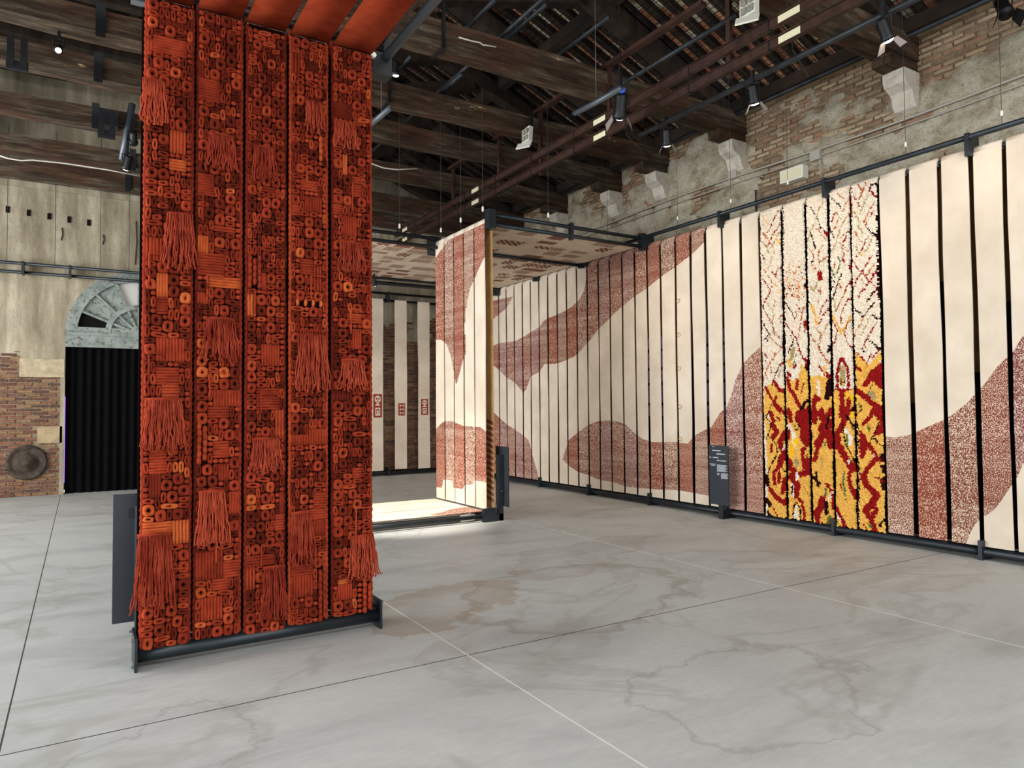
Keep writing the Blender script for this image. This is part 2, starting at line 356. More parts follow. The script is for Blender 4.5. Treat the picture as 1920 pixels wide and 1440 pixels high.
# back wall with an arched doorway
DX0, DX1, DSP = -.27, 2.27, 3.17; DR = (DX1-DX0)/2; DC = (DX0+DX1)/2
mb = MB().box(XL-.4, DX0, YB, YB+.5, -.01, 9.9).box(DX1, XR+.4, YB, YB+.5, -.01, 9.9)
for k in range(24):
    a = DX0+k*(DX1-DX0)/24; b_ = a+(DX1-DX0)/24
    za = DSP+math.sqrt(max(0, DR**2-(a-DC)**2)); zb = DSP+math.sqrt(max(0, DR**2-(b_-DC)**2)); n = len(mb.v)
    mb.v += [(a, YB, za), (b_, YB, zb), (b_, YB, 9.9), (a, YB, 9.9), (a, YB+.5, za), (b_, YB+.5, zb), (b_, YB+.5, 9.9), (a, YB+.5, 9.9)]
    for q in ((0, 1, 2, 3), (7, 6, 5, 4), (0, 4, 5, 1)): mb.f.append(tuple(n+i for i in q)); mb.m.append(0)
wall_b = struct(obj('wall_back', mb, MORTAR))
PB = lambda u, v, d: (u, YB-d, v)
indoor = lambda u, v: DX0-.02 < u < DX1+.02 and v < DSP+math.sqrt(max(0, (DR+.02)**2-(u-DC)**2))
def mask_b(u, v):
    if indoor(u, v): return -1
    e = 2.62+.10*fbm(u, 0, 2.5, 4)
    if u < 3:
        if -1.0+.1*fbm(v, 0, 3, 1) < u < DX0+.05: e = 2.27+.06*fbm(u, 0, 4, 9)
        return v-e+.0
    return (v-3.3)*.5+.4*fbm(u, v, 1.2, 5)
def keep_b(u, v):
    if DX0-.12 < u < DX1+.12: return False
    if (u+.86)**2+(v-.66)**2 < .30**2: return False
    if -.72 < u < -.30 and 1.0 < v < 1.33: return False
    return mask_b(u, v) < .1 and not 2.2 < u < 5.2
masonry(PB, None, -2.2, 8.9, 0.03, 4.9, keep_b, wall_b, BRICKM, 300, lambda u, v: (0 if u < 0 else 10)+abs(v-1.5)*.1)
plaster(PB, -3.2, 9.0, 2.0, 6.0, mask_b, wall_b, STREAK, .05, .035, .008)
plaster(PB, -3.6, 9.0, 5.98, 9.8, lambda u, v: 1, wall_b, STREAK, .14, .01, .006, 'upper_plaster')
obj('string_course', MB().box(XL, XR, YB-.09, YB, 5.9, 6.02), STREAK, wall_b)
obj('quoin_stone', MB().box(-.70, -.30, YB-.05, YB, 1.0, 1.32), mottled('sandstone', (140, 120, 92), (176, 154, 120), 6, .9, bump=.6), wall_b)
obj('quoin_stone', MB().box(-1.0, -.28, YB-.055, YB, 2.27, 2.62), mottled('rendered_block', (150, 134, 106), (184, 168, 138), 7, .9, bump=.8), wall_b)
for k in range(5):
    x = -1.22+k*.33; obj('putlog_hole', MB().box(x-.03, x+.03, YB-.055, YB-.04, 5.38-.02*k, 5.5-.02*k), BLACK_CLOTH, wall_b)
for x, z0, z1 in ((.35, 4.95, 5.15), (.93, 4.6, 5.5), (-.35, 4.95, 5.2)):
    obj('wall_crack', MB().tube([(x, YB-.05, z1), (x+.015, YB-.055, (z0+z1)/2), (x-.01, YB-.05, z0)], .012, 5), JOINTD, wall_b)
# round iron boss
b = MB().lathe([(.33, 0), (.33, .07), (.30, .10), (.26, .06), (.17, .05), (.15, .10), (.08, .11), (.05, .17), (.01, .18)], (-.86, YB-.002, .64), (0, -1, 0), 28)
tag(obj('iron_boss', b, mottled('rusted_iron_disc', (40, 33, 27), (78, 66, 54), 9, .8, bump=.8, bscale=22), None, True), 'round rusted iron boss low on the brick wall left of the curtained doorway', 'wall fitting')
struct(obj('wall_front', MB().box(XL-.4, XR+.4, YF-.3, YF, 3.8, 5.9), STREAK))
# side walls beyond the openings (left one stays outside the frame)
struct(obj('wall_left', MB().box(XL-.4, XL, 15.0, YB+.3, -.01, 6.4).box(XL-.4, XL, YF, YB, 4.8, 6.4), STREAK))

# ------------------------------------------------------------------ doorway
dr = thing('fanlight_door', 'peeling grey-green arched fanlight and lintel over black curtained doorway', 'door', (DC, YB-.05, 0))
yf = YB-.02
b = MB().box(DX0, DX1, yf-.06, yf+.04, 2.87, 3.17).box(DX0, DX1, yf-.09, yf, 3.10, 3.17).box(DX0, DX1, yf-.08, yf, 2.87, 2.91)
obj('lintel', b, PAINTG, dr)
def arcring(r0, r1, y0, y1, n=36, a0=0, a1=PI, cz=DSP):
    b = MB(); n0 = 0
    for k in range(n+1):
        t = a0+(a1-a0)*k/n; c_, s_ = math.cos(t), math.sin(t)
        for r, y in ((r0, y0), (r1, y0), (r1, y1), (r0, y1)): b.v.append((DC+r*c_, y, cz+r*s_))
    for k in range(n):
        for i in range(4):
            j = (i+1) % 4; p = k*4; b.f.append((p+i, p+4+i, p+4+j, p+j)); b.m.append(0)
    b.f += [(0, 1, 2, 3), (n*4+3, n*4+2, n*4+1, n*4)]; b.m += [0, 0]; return b
obj('arch_frame', arcring(DR-.20, DR, yf-.05, yf+.05), PAINTG, dr)
obj('jamb', MB().box(DX0-.07, DX0+.005, YB-.05, YB+.1, 0, DSP).box(DX1-.005, DX1+.07, YB-.05, YB+.1, 0, DSP), STREAK, dr)
obj('arch_reveal', arcring(DR-.005, DR+.06, yf-.04, yf+.05), STREAK, dr)
obj('inner_arch', arcring(.50, .60, yf-.06, yf+.02), PAINTG, dr)
obj('sill_rail', MB().box(DX0+.02, DX1-.02, yf-.045, yf+.02, DSP, DSP+.1), PAINTG, dr)
NA = 8
for k in range(1, NA):
    t = PI*k/NA; c_, s_ = math.cos(t), math.sin(t)
    obj('glazing_bar', MB().beam((DC+.12*c_, yf-.02, DSP+.12*s_), (DC+(DR-.15)*c_, yf-.02, DSP+(DR-.15)*s_), .045, .045, up=(0, 1, 0)), PAINTG, dr)
obj('hub', MB().lathe([(.16, 0), (.14, .05), (.02, .07)], (DC, yf-.02, DSP+.03), (0, -1, 0), 20), PAINTG, dr)
for k in range(NA):
    for r0, r1 in ((.1, .52), (.58, DR-.16)):
        outer = r0 > .5
        if outer and k == NA-1: mt = BLACK_CLOTH; lb = 'black missing pane'
        elif outer and k == 4: mt = plain('pale_pane', (190, 186, 178), .6); lb = 'pale blank pane'
        else: mt = PAINTG; lb = None
        bb = MB(); t0, t1 = PI*k/NA, PI*(k+1)/NA; yy = yf+.02+(.02 if lb else 0)
        P4 = [(DC+r*math.cos(t), yy, DSP+r*math.sin(t)) for r, t in ((r0, t0), (r1, t0), (r1, (t0+t1)/2), (r1, t1), (r0, t1), (r0, (t0+t1)/2))]
        bb.poly(P4); bb.poly([(x, y+.02, z) for x, y, z in P4][::-1]); obj('pane', bb, mt, dr, label=lb)
b = MB(); n = 90
for k in range(n+1):
    x = DX0+.02+(DX1-DX0-.04)*k/n; y = YB+.06+.035*math.sin(k*1.15)+.012*math.sin(k*.41)
    b.v += [(x, y, .004), (x, y, 2.9)]
for k in range(n): b.f.append((2*k, 2*k+2, 2*k+3, 2*k+1)); b.m.append(0)
tag(obj('door_curtain', b, CURTAIN, None, True), 'black floor-length pleated curtain filling the arched doorway', 'curtain')
struct(obj('light_slit_1', MB().box(DX0, DX0+.012, YB+.2, YB+.22, .2, 1.9), PURPLE))  # emissive strip standing in for the violet light at the door edge
struct(obj('wall_passage', MB().box(DX0-.5, DX1+.5, YB+.9, YB+1.0, 0, 4.6), BLACKM))

# ------------------------------------------------------------------ roof
roof = bpy.data.objects.new('ceiling', None); COL.objects.link(roof); roof.location = (RIDGEX, 5, WALLTOP); struct(roof)
XLW = 2*RIDGEX-XR
b = MB()
zr = roofz(RIDGEX)
b.quad((XR+.4, YF, roofz(XR)+.15), (XR+.4, YB+.3, roofz(XR)+.15), (RIDGEX, YB+.3, zr+.3), (RIDGEX, YF, zr+.3))
b.quad((XLW-1, YF, roofz(XLW)+.15), (RIDGEX, YF, zr+.3), (RIDGEX, YB+.3, zr+.3), (XLW-1, YB+.3, roofz(XLW)+.15))
obj('roof_deck', b, TIMBERD, roof)
# terracotta tiles seen between rafters
b = MB(); y = 1.5; cs = math.cos(math.atan(PITCH)); TL = .16
while y < YB:
    x = RIDGEX+.1
    while x < XR-.2:
        z = roofz(x)+.02+rnd.uniform(0, .008); z2 = roofz(x+TL-.012)+.02
        b.quad((x, y+.006, z), (x, y+.30, z), (x+TL-.012, y+.30, z2), (x+TL-.012, y+.006, z2)); x += TL
    x = RIDGEX-.1
    while x > XLW and y < 16:
        z = roofz(x)+.02; z2 = roofz(x-TL+.012)+.02
        b.quad((x, y+.006, z), (x-TL+.012, y+.006, z2), (x-TL+.012, y+.30, z2), (x, y+.30, z)); x -= TL
    y += .31
stuff(obj('roof_tiles', b, TILES, roof))
k = 0; y = -4.0
rmR = MB().beam((RIDGEX, 0, zr-.04), (XR+.1, 0, roofz(XR+.1)-.04), .11, .08).mesh('rafter', [TIMBERD]); rmL = MB().beam((RIDGEX, 0, zr-.04), (XLW-.1, 0, roofz(XLW-.1)-.04), .11, .08).mesh('rafter', [TIMBERD])
while y < YB:
    inst('rafter', rmR, roof, (0, y, 0)); inst('rafter', rmL, roof, (0, y, 0)); y += .27
for sx in (1, -1):
    for fr in (.02, .33, .66, .97):
        x = RIDGEX+sx*fr*(XR-RIDGEX); obj('purlin', MB().beam((x, YF, roofz(x)-.17), (x, YB, roofz(x)-.17), .16, .18, jit=.006, seg=20), TIMBERD, roof)
b = MB(); x = RIDGEX+.2
while x < XR-.1: b.box(x-.003, x+.003, 1.5, YB, roofz(x)-.09, roofz(x)-.084); x += .085
y = 1.5
while y < YB: b.beam((RIDGEX+.1, y, roofz(RIDGEX+.1)-.088), (XR-.1, y, roofz(XR-.1)-.088), .006, .006); y += .105
stuff(obj('wire_netting', b, BLACKM, roof))
# trusses: z of tie beam underside 5.97
TB = 5.97
TY = [1.2, 4.95, 7.68, 9.42, 10.72, 12.5, 14.35, 15.75]
ordn = ['overhead, nearest the camera and cut by the frame', 'first by the right brick wall, at the top right', 'second by the right wall, largest beam right of the red panels', 'third by the right wall, its beam crossing the top left', 'fourth along the right wall', 'fifth along the right wall', 'sixth along the right wall, above the pavilion', 'last one, close to the back wall']
for k, yy in enumerate(TY):
    t = thing('roof_truss', 'dark timber roof truss, '+ordn[k], 'roof truss', (RIDGEX, yy, TB), 'timber roof trusses')
    h = .32 if k < 3 else .28; wd = .30
    x0, x1 = XLW-.2, XR+.12
    obj('tie_beam', MB().beam((x0, yy, TB+h/2), (x1, yy, TB+h/2), wd, h, jit=.012, seg=26), TIMBER, t)
    obj('principal_rafter', MB().beam((XR-.35, yy, TB+h+.02), (RIDGEX+.1, yy, zr-.42), .22, .24, jit=.012, seg=14), TIMBERD, t)
    obj('principal_rafter', MB().beam((XLW+.35, yy, TB+h+.02), (RIDGEX-.1, yy, zr-.42), .22, .24, jit=.012, seg=14), TIMBERD, t)
    for sx in (1, -1):
        qx = RIDGEX+sx*2.5
        obj('queen_post', MB().beam((qx, yy, TB+h+.10), (qx, yy, roofz(qx)-.4), .26, .22, jit=.01, seg=5), TIMBER, t)
        obj('strut', MB().beam((qx+sx*.12, yy, TB+h+.35), (qx+sx*2.3, yy, roofz(qx+sx*2.3)-.5), .18, .18, jit=.01, seg=5), TIMBERD, t)
    obj('straining_beam', MB().beam((RIDGEX-2.4, yy, roofz(RIDGEX+2.5)-.62), (RIDGEX+2.4, yy, roofz(RIDGEX+2.5)-.62), .2, .2, jit=.01, seg=5), TIMBERD, t)
    QX = RIDGEX+2.5
    obj('iron_strap', MB().box(QX+.16, QX+.2, yy-wd/2-.03, yy-wd/2-.01, TB-.02, TB+1.3).box(QX+.16, QX+.2, yy-wd/2-.03, yy+wd/2, TB-.03, TB-.01), BLACKM, t)
    for ux in ((.15, 1.3) if 3 <= k <= 5 else (.75,)):
        obj('iron_strap', MB().box(ux-.05, ux+.05, yy-wd/2-.035, yy-wd/2-.008, TB-.06, TB+h+.05), BLACKM, t)
    obj('corbel_timber', MB().beam((XR-.62, yy, TB-.07), (XR+.1, yy, TB-.07), .24, .14, jit=.01, seg=3), TIMBER, t)
# stone corbels
cor = ['under the first truss end at the upper right', 'under the second truss end', 'under the third truss end', 'under the fourth truss end', 'under the fifth truss end, furthest along the wall']
for k, yy in enumerate(TY[1:6]):
    b = MB(); pr_ = [(0, 0), (.36, 0), (.36, -.10), (.33, -.17), (.26, -.21), (.20, -.24), (.17, -.30), (.15, -.38), (.10, -.44), (0, -.47)]
    y0, y1 = yy-.14, yy+.14; zt = TB-.14
    for i in range(len(pr_)-1):
        (a1, z1), (a2, z2) = pr_[i], pr_[i+1]
        b.quad((XR-a1, y0, zt+z1), (XR-a1, y1, zt+z1), (XR-a2, y1, zt+z2), (XR-a2, y0, zt+z2))
    b.poly([(XR-a_, y0, zt+z_) for a_, z_ in pr_]); b.poly([(XR-a_, y1, zt+z_) for a_, z_ in pr_][::-1])
    tag(obj('stone_corbel', b, STONE), 'pale carved stone corbel '+cor[k], 'corbel', 'stone corbels along the right wall')

# ------------------------------------------------------------------ pipes, trunking, cables
def pipe(name, pts, r, mat, label, cat='pipe', n=10, group=None):
    return tag(obj(name, MB().tube(pts, r, n), mat, None, True), label, cat, group)
pipe('lighting_pipe', [(8.84, 1.8, 6.24), (8.84, 14.8, 6.24)], .03, PIPE, 'long black pipe high against the top of the right brick wall')
LPX, LPZ = 6.32, 5.22
def onlp(px, py): return at(px, py, 2, LPZ)
pA = onlp(1199, 254); pipe('lighting_pipe', [(LPX, pA.y, LPZ), (LPX, 1.2, LPZ)], .032, PIPE, 'black lighting pipe carrying the row of spotlights near the right wall')
b = MB()
for yy in (2.9, 4.4, 6.1): b.tube([(LPX+.02, yy, LPZ), (LPX+.02, yy-.05, TB+.1)], .006, 5)
# dark pipes in the roof
for a_, c_, z, lab in (((1000, 120), (1160, 38), 6.5, 'short black roof pipe with an open end, above the brown trunking'), ((1078, 215), (1376, 25), 6.0, 'black pipe running under the roof beside the blue tipped lamp'),
                      ((860, 65), (930, 0), 6.6, 'black roof pipe just right of the red canopy rail'), ((930, 84), (1030, 10), 6.6, 'black roof pipe second to the right of the red canopy rail'),
                      ((815, 180), (870, 140), 6.35, 'black pipe stub behind the second tie beam'), ((770, 105), (730, 150), 6.6, 'black pipe near the king post'), ):
    p = at(*a_, 2, z); q = at(*c_, 2, z); xm = (p.x+q.x)/2
    pipe('roof_pipe', [(xm, p.y, z), (xm, q.y, z)], .03, PIPE, lab, group='black pipes under the roof')
for x in (4.6, 2.2):
    pipe('roof_pipe', [(x, 5.2, 6.42), (x, 15.5, 6.42)], .028, PIPE, 'black pipe laid over the tie beams '+('midway to the right slope' if x > 3 else 'left of the king posts'), group='black pipes under the roof')
# two brown cable trunks
tx = 6.19
for z, lab in ((5.62, 'upper'), (5.40, 'lower')):
    t = thing('cable_trunking', lab+' brown steel cable trunk running the length of the hall', 'trunking', (tx, 8, z), 'brown cable trunks')
    obj('channel', MB().box(tx-.03, tx+.03, 1.5, 15.2, z-.045, z+.045).box(tx-.06, tx+.045, 1.5, 15.2, z+.045, z+.052), BROWNM, t)
    for yy in (4.55, 7.65, 11.3, 14.6):
        obj('label_plate', MB().box(tx-.034, tx-.03, yy-.13, yy+.13, z-.036, z+.036), LABELM, t)
    for yy in np.arange(2.5, 15, 1.15): obj('tie', MB().box(tx-.036, tx+.036, yy-.008, yy+.008, z-.052, z+.056), BLACKM, t)
for k, yy in enumerate((5.4, 7.52, 9.25, 10.56, 12.35)):
    t = thing('trunking_hanger', 'brown angle steel hanger, '+['nearest', 'second', 'third', 'fourth', 'furthest'][k]+' of those holding the cable trunks', 'hanger', (tx, yy, 5.3), 'hangers of the cable trunks')
    obj('upright', MB().box(tx+.03, tx+.08, yy-.03, yy+.03, 5.32, 6.36), BROWNM, t)
    obj('top_bar', MB().box(tx-.02, tx+.08, (5.6, 5.75, 8.4, 9.9, 11.4)[k], yy+.1, 6.33, 6.385) if k else MB().box(tx-.02, tx+.08, yy-.5, yy+.05, 6.33, 6.385), BROWNM, t)
for k, (yy) in enumerate((7.52, 9.26, 10.56, 12.34, 4.79)):
    b = MB(); b.tube([(tx+.25, yy+.02, 6.2), (tx+.35, yy, 5.45), (tx+.75, yy+.1, 5.3)], .009, 5)
    tag(obj('bracket_rod', b, WIRE), 'thin bent steel rod hanging below the roof near the trunking, '+['second nearest', 'third', 'fourth', 'furthest', 'nearest'][k], 'rod', 'bent hanging rods')
# conduits on the right wall
t = thing('wall_conduit', 'pair of pale conduits with junction boxes running along the upper right wall', 'conduit', (XR-.06, 7, 5.3))
for z in (5.30, 5.20):
    pts = [(XR-.09, y_, z+.03*math.sin(y_*.9)*(1 if z > 5.25 else .6)) for y_ in np.arange(2.2, 14.8, .5)]
    obj('conduit_tube', MB().tube(pts, .016 if z > 5.25 else .011, 6), CONDUIT, t, True)
for y_, z in ((7.75, 5.36), (6.25, 5.2)): obj('junction_box', MB().box(XR-.13, XR-.03, y_-.08, y_+.08, z-.07, z+.07), CONDUIT, t)
obj('drop_tube', MB().tube([(XR-.08, 6.2, 5.2), (XR-.08, 6.2, 4.9)], .009, 6), CONDUIT, t); obj('drop_tube', MB().tube([(XR-.08, 7.75, 5.36), (XR-.08, 7.75, 5.5)], .009, 6), CONDUIT, t)
t = thing('emergency_light', 'white rectangular emergency light on the wall above the shaggy rugs', 'light', (XR-.1, 6.55, 4.85))
p0 = at(1467, 332, 0, XR-.1); p1 = at(1510, 318, 0, XR-.1)
obj('housing', MB().box(XR-.16, XR-.03, min(p0.y, p1.y), max(p0.y, p1.y), p0.z-.12, p0.z+.07), WHITEP, t); obj('diffuser', MB().box(XR-.17, XR-.16, min(p0.y, p1.y)+.03, max(p0.y, p1.y)-.03, p0.z-.09, p0.z+.04), LABELM, t)
# white sagging cables
def cable(px, z, label, r=.008, ax=2):
    pts = [at(*p, ax, z) for p in px]; return tag(obj('electric_cable', MB().tube(pts, r, 5), CORDW, None, True), label, 'cable')
cable([(683, 300), (700, 308), (720, 315), (745, 318), (782, 316)], 10.5, 'white cable sagging under the tie beams right of the red panels', .012, 1)
cable([(0, 292), (15, 297), (40, 301), (60, 300), (120, 306), (200, 318), (262, 330)], 14.1, 'white cable sagging across the left timber beams', .014, 1)
cable([(860, 70), (885, 77), (900, 80), (905, 84), (930, 88)], 7.52, 'white cable lying on the large tie beam', .01, 1)

# ------------------------------------------------------------------ lamps
def lamp(px, py, z, target, label, power=0, ang=60, hang=.0, size=1., blue=False, xfix=None, yfix=False, barn=True, lit=True, rod=False, col=(1, .86, .68)):
    p = at(px, py, 1, z) if z > 8 else (at(px, py, 2, z) if xfix is None else at(px, py, 0, xfix))
    d = (Vector(target)-p).normalized()
    t = thing('stage_spotlight', label, 'spotlight', p, 'stage spotlights')
    size *= .82; a = p-d*.17*size; side = d.cross(Vector((0, 0, 1))).normalized(); upv = side.cross(d)
    obj('lamp_body', MB().lathe([(.03*size, 0), (.06*size, .02), (.065*size, .2*size), (.075*size, .21*size), (.075*size, .25*size)], a, d, 14), BLACKM, t, True)
    obj('yoke', MB().tube([p-d*.05+side*.08*size, p-d*.05+side*.09*size+Vector((0, 0, .1)), p-d*.05-side*.09*size+Vector((0, 0, .1)), p-d*.05-side*.08*size], .008, 6), BLACKM, t)
    obj('clamp', MB().beam(p-d*.05+Vector((0, 0, .1)), p-d*.05+Vector((0, 0, .2+hang)), .035, .035), BLACKM, t)
    e = p+d*.085*size
    if lit: obj('lens', MB().lathe([(.055*size, 0), (.05*size, .012), (.005, .02)], e, d, 12), LAMPW if power else LAMPP, t, label='glowing lens')
    if barn:
        for sg in (1, -1):
            q0 = e+side*sg*.07*size; q1 = q0+d*.11*size+side*sg*.06*size
            b = MB().quad(q0-upv*.06*size, q0+upv*.06*size, q1+upv*.08*size, q1-upv*.08*size) if False else None
            bb = MB(); bb.quad(q0-upv*.06*size, q0+upv*.06*size, q1+upv*.085*size, q1-upv*.085*size); bb.quad(q0-upv*.06*size+side*.004, q1-upv*.085*size+side*.004, q1+upv*.085*size+side*.004, q0+upv*.06*size+side*.004)
            obj('barn_door', bb, plain('barn_door_lit', (190, 175, 168), .35, .3) if lit else BLACKM, t)  # pale on lit lamps only: the lamp's glow painted onto its doors
    if blue: obj('blue_cap', MB().lathe([(.04, 0), (.045, .03), (.02, .05)], a-d*.05, d, 12), BLUEM, t, label='blue end cap')
    if rod: obj('hanging_rod', MB().tube([p-d*.05+Vector((0, 0, .12)), Vector((p.x-d.x*.05, p.y-d.y*.05, roofz(p.x)-.02))], .008, 6), BLACKM, t)
    if power: spot('spotlight_beam', tuple(p+d*.25*size), target, power, ang, .7, col, .05, t)
    return t
lamp(1661, 62, 5.02, (7.9, 3.6, 2.6), 'lit stage spotlight with barn doors, nearest on the pipe by the right wall', 46, 95, .05, 1.0)
lamp(1413, 182, 5.02, (7.9, 5.9, 2.4), 'lit stage spotlight with barn doors, second along the pipe by the right wall', 46, 95, .05, 1.0)
lamp(1250, 262, 5.02, (7.9, 7.9, 2.2), 'lit stage spotlight with barn doors, third along the pipe by the right wall', 46, 95, .05, 1.0)
lamp(1163, 205, 5.3, (7.9, 10.0, 1.6), 'large black profile spotlight with blue end cap hanging by the brown trunks', 160, 60, .3, 1.5, True, rod=True)
lamp(742, 132, 5.75, (3.9, 9.6, .1), 'small lit spotlight hanging just right of the red canopy corner', 2300, 34, .25, .8, barn=False, rod=True, col=(1, .95, .88))
lamp(238, 308, 12.22, (-.2, 15.8, 1.6), 'lit spotlight at the lower end of the tilted pole left of the red panels', 60, 70, .2, 1.1, barn=False)
lamp(250, 262, 12.22, (.8, 15.5, 4.0), 'lit spotlight midway up the tilted pole left of the red panels', 30, 70, .2, 1.1, barn=False)
lamp(110, 92, 5.75, (-.5, 4, 1), 'black spotlight with bright lens among the beams at the upper left', 0, 50, .1, .7, barn=False)
lamp(1883, 18, 5.9, (7, 2, 2), 'unlit black spotlight cluster at the top right corner', 0, 50, .1, 1.3, lit=False)
lamp(702, 530, 4.0, (6.5, 15.9, 1.5), 'small lit spotlight under the far pavilion edge', 25, 50, .05, .8, barn=False, xfix=4.9)
t = thing('lamp_pole', 'tilted grey pole carrying two spotlights left of the red panels', 'pole', at(245, 250, 1, 12.3))
obj('pole', MB().tube([at(248, 195, 1, 12.3), at(229, 300, 1, 12.3)], .05, 10), GREYPIPE, t, True); obj('pole_clamp', MB().box(*[c for k in range(3) for c in (at(205, 225, 1, 12.3)[k]-.12, at(205, 225, 1, 12.3)[k]+.12)]), BLACKM, t)
pp = [at(680, 250, 1, 8.4), at(733, 205, 1, 8.4)]; pp[1] = Vector((pp[0].x+.35, 8.1, pp[1].z)); tag(obj('pipe_stub', MB().tube([at(682, 245, 1, 8.6), at(731, 203, 1, 7.9)], .035, 10).tube([at(715, 216, 1, 8.1), at(715, 216, 1, 8.1)+Vector((0, 0, 2.3))], .004, 6), GREYPIPE, None, True), 'grey open-ended pipe stub sticking out right of the red panels', 'pipe')
tag(obj('pipe_stub', MB().tube([at(1078, 213, 1, 6.9), at(1118, 192, 1, 6.5), at(1165, 165, 1, 6.1)], .032, 10).tube([at(1118, 192, 1, 6.5), at(1118, 192, 1, 6.5)+Vector((0, 0, 2.2))], .004, 6), GREYPIPE, None, True), 'grey sleeved pipe end left of the blue capped spotlight', 'pipe')
tag(obj('pipe_stub', MB().tube([at(1199, 254, 1, 7.9), at(1232, 238, 1, 7.3)], .034, 10), PIPE, None, True), 'dark sleeved pipe end left of the third wall spotlight', 'pipe')
for px, py, lab in ((1405, 32, 'white floodlight near the top centre right above the brown trunks'), (988, 268, 'white floodlight hanging left of the brown trunks, mid roof')):
    s_ = 1.0; p = at(px, py, 2, 5.75); t = thing('floodlight', lab, 'floodlight', p, 'white floodlights')
    obj('housing', MB().beam(p+Vector((0, 0, .0)), p+Vector((.03, .02, .24)), .07, .20, up=(0, 1, 0)), WHITEP, t)
    b = MB()
    for i in range(2):
        for j in range(2): b.box(p.x-.045, p.x-.04, p.y-.08+.09*i, p.y-.01+.09*i, p.z+.03+.1*j, p.z+.11+.1*j)
    obj('grille', b, mottled('dull_grille', (110, 106, 96), (150, 144, 130), 20), t)
    obj('visor', MB().beam(p+Vector((-.05, -.02, -.02)), p+Vector((-.12, -.06, -.12)), .24, .02), WHITEP, t); obj('bracket', MB().beam(p+Vector((.05, .0, .1)), p+Vector((.10, .0, .5)), .04, .04), BLACKM, t)
# beam fittings on the left
for (px, py, yy, lab) in ((200, 232, 10.5, 'black clamp unit on the tie beam left of the tilted pole'), (33, 100, 9.2, 'black iron plate bolted on the tie beam at the far left')):
    p = at(px, py, 1, yy); tag(obj('beam_clamp', MB().box(p.x-.09, p.x-.03, yy-.08, yy, p.z-.17, p.z+.17).box(p.x+.03, p.x+.09, yy-.08, yy, p.z-.17, p.z+.17).box(p.x-.1, p.x+.1, yy-.05, yy, p.z-.2, p.z-.1), BLACKM), lab, 'clamp')

# ------------------------------------------------------------------ strips with a cut-in pattern
def crossings(polys, u):
    iv = []
    for P in polys:
        c = []
        for i in range(len(P)):
            (u1, v1), (u2, v2) = P[i], P[(i+1) % len(P)]
            if (u1 <= u < u2) or (u2 <= u < u1): c.append(v1+(v2-v1)*(u-u1)/(u2-u1))
        c.sort(); iv += [(c[i], c[i+1]) for i in range(0, len(c)-1, 2)]
    iv.sort(); out = []
    for a, b_ in iv:
        if out and a <= out[-1][1]+.002: out[-1] = (out[-1][0], max(out[-1][1], b_))
        else: out.append((a, b_))
    return out
def strip_mesh(u0, u1, v0, v1, P, polys, mats, seed, n=8, billow=.005, wob=.009):
    b = MB(); vid = {}
    def V(u, v):
        k = (round(u, 5), round(v, 4))
        if k not in vid:
            t = (u-u0)/(u1-u0)-.5
            uu = u+wob*noise.noise(Vector((v*1.3, seed, t*.6)))+(wob*.8*t*math.sin(v*2+seed))
            d = billow*noise.noise(Vector((v*.9, u*.7, seed)))
            vid[k] = len(b.v); b.v.append(tuple(P(uu, v, d)))
        return vid[k]
    def bounds(u):
        r = [v0]; 
        for a, c in crossings(polys, u):
            a = max(v0, min(v1, a)); c = max(v0, min(v1, c))
            if c-a > .004: r += [a, c]
        return r+[v1]
    for k in range(n):
        ua = u0+(u1-u0)*k/n; ub = u0+(u1-u0)*(k+1)/n; A = bounds(ua); B = bounds(ub)
        if len(A) != len(B): A = B = bounds((ua+ub)/2)
        for i in range(len(A)-1):
            if A[i+1]-A[i] < .002 and B[i+1]-B[i] < .002: continue
            mt = i % 2; h = max(A[i+1]-A[i], B[i+1]-B[i]); ns = max(1, int(h/.25))
            for q in range(ns):
                f0, f1 = q/ns, (q+1)/ns
                ids = [V(ua, A[i]+(A[i+1]-A[i])*f0), V(ub, B[i]+(B[i+1]-B[i])*f0), V(ub, B[i]+(B[i+1]-B[i])*f1), V(ua, A[i]+(A[i+1]-A[i])*f1)]
                if len(set(ids)) >= 3:
                    f = []; [f.append(x) for x in ids if x not in f]; b.f.append(tuple(f)); b.m.append(mt)
    return b
def thick(o, t=.012):
    md = o.modifiers.new('thickness', 'SOLIDIFY'); md.thickness = t; md.offset = 0
TX = 7.95; PT = lambda u, v, d: (TX-d, u, v)
def wp(pts, ax=0, val=TX): return [((lambda q: (q.y, q.z))(at(x, y, ax, val))) for x, y in pts]
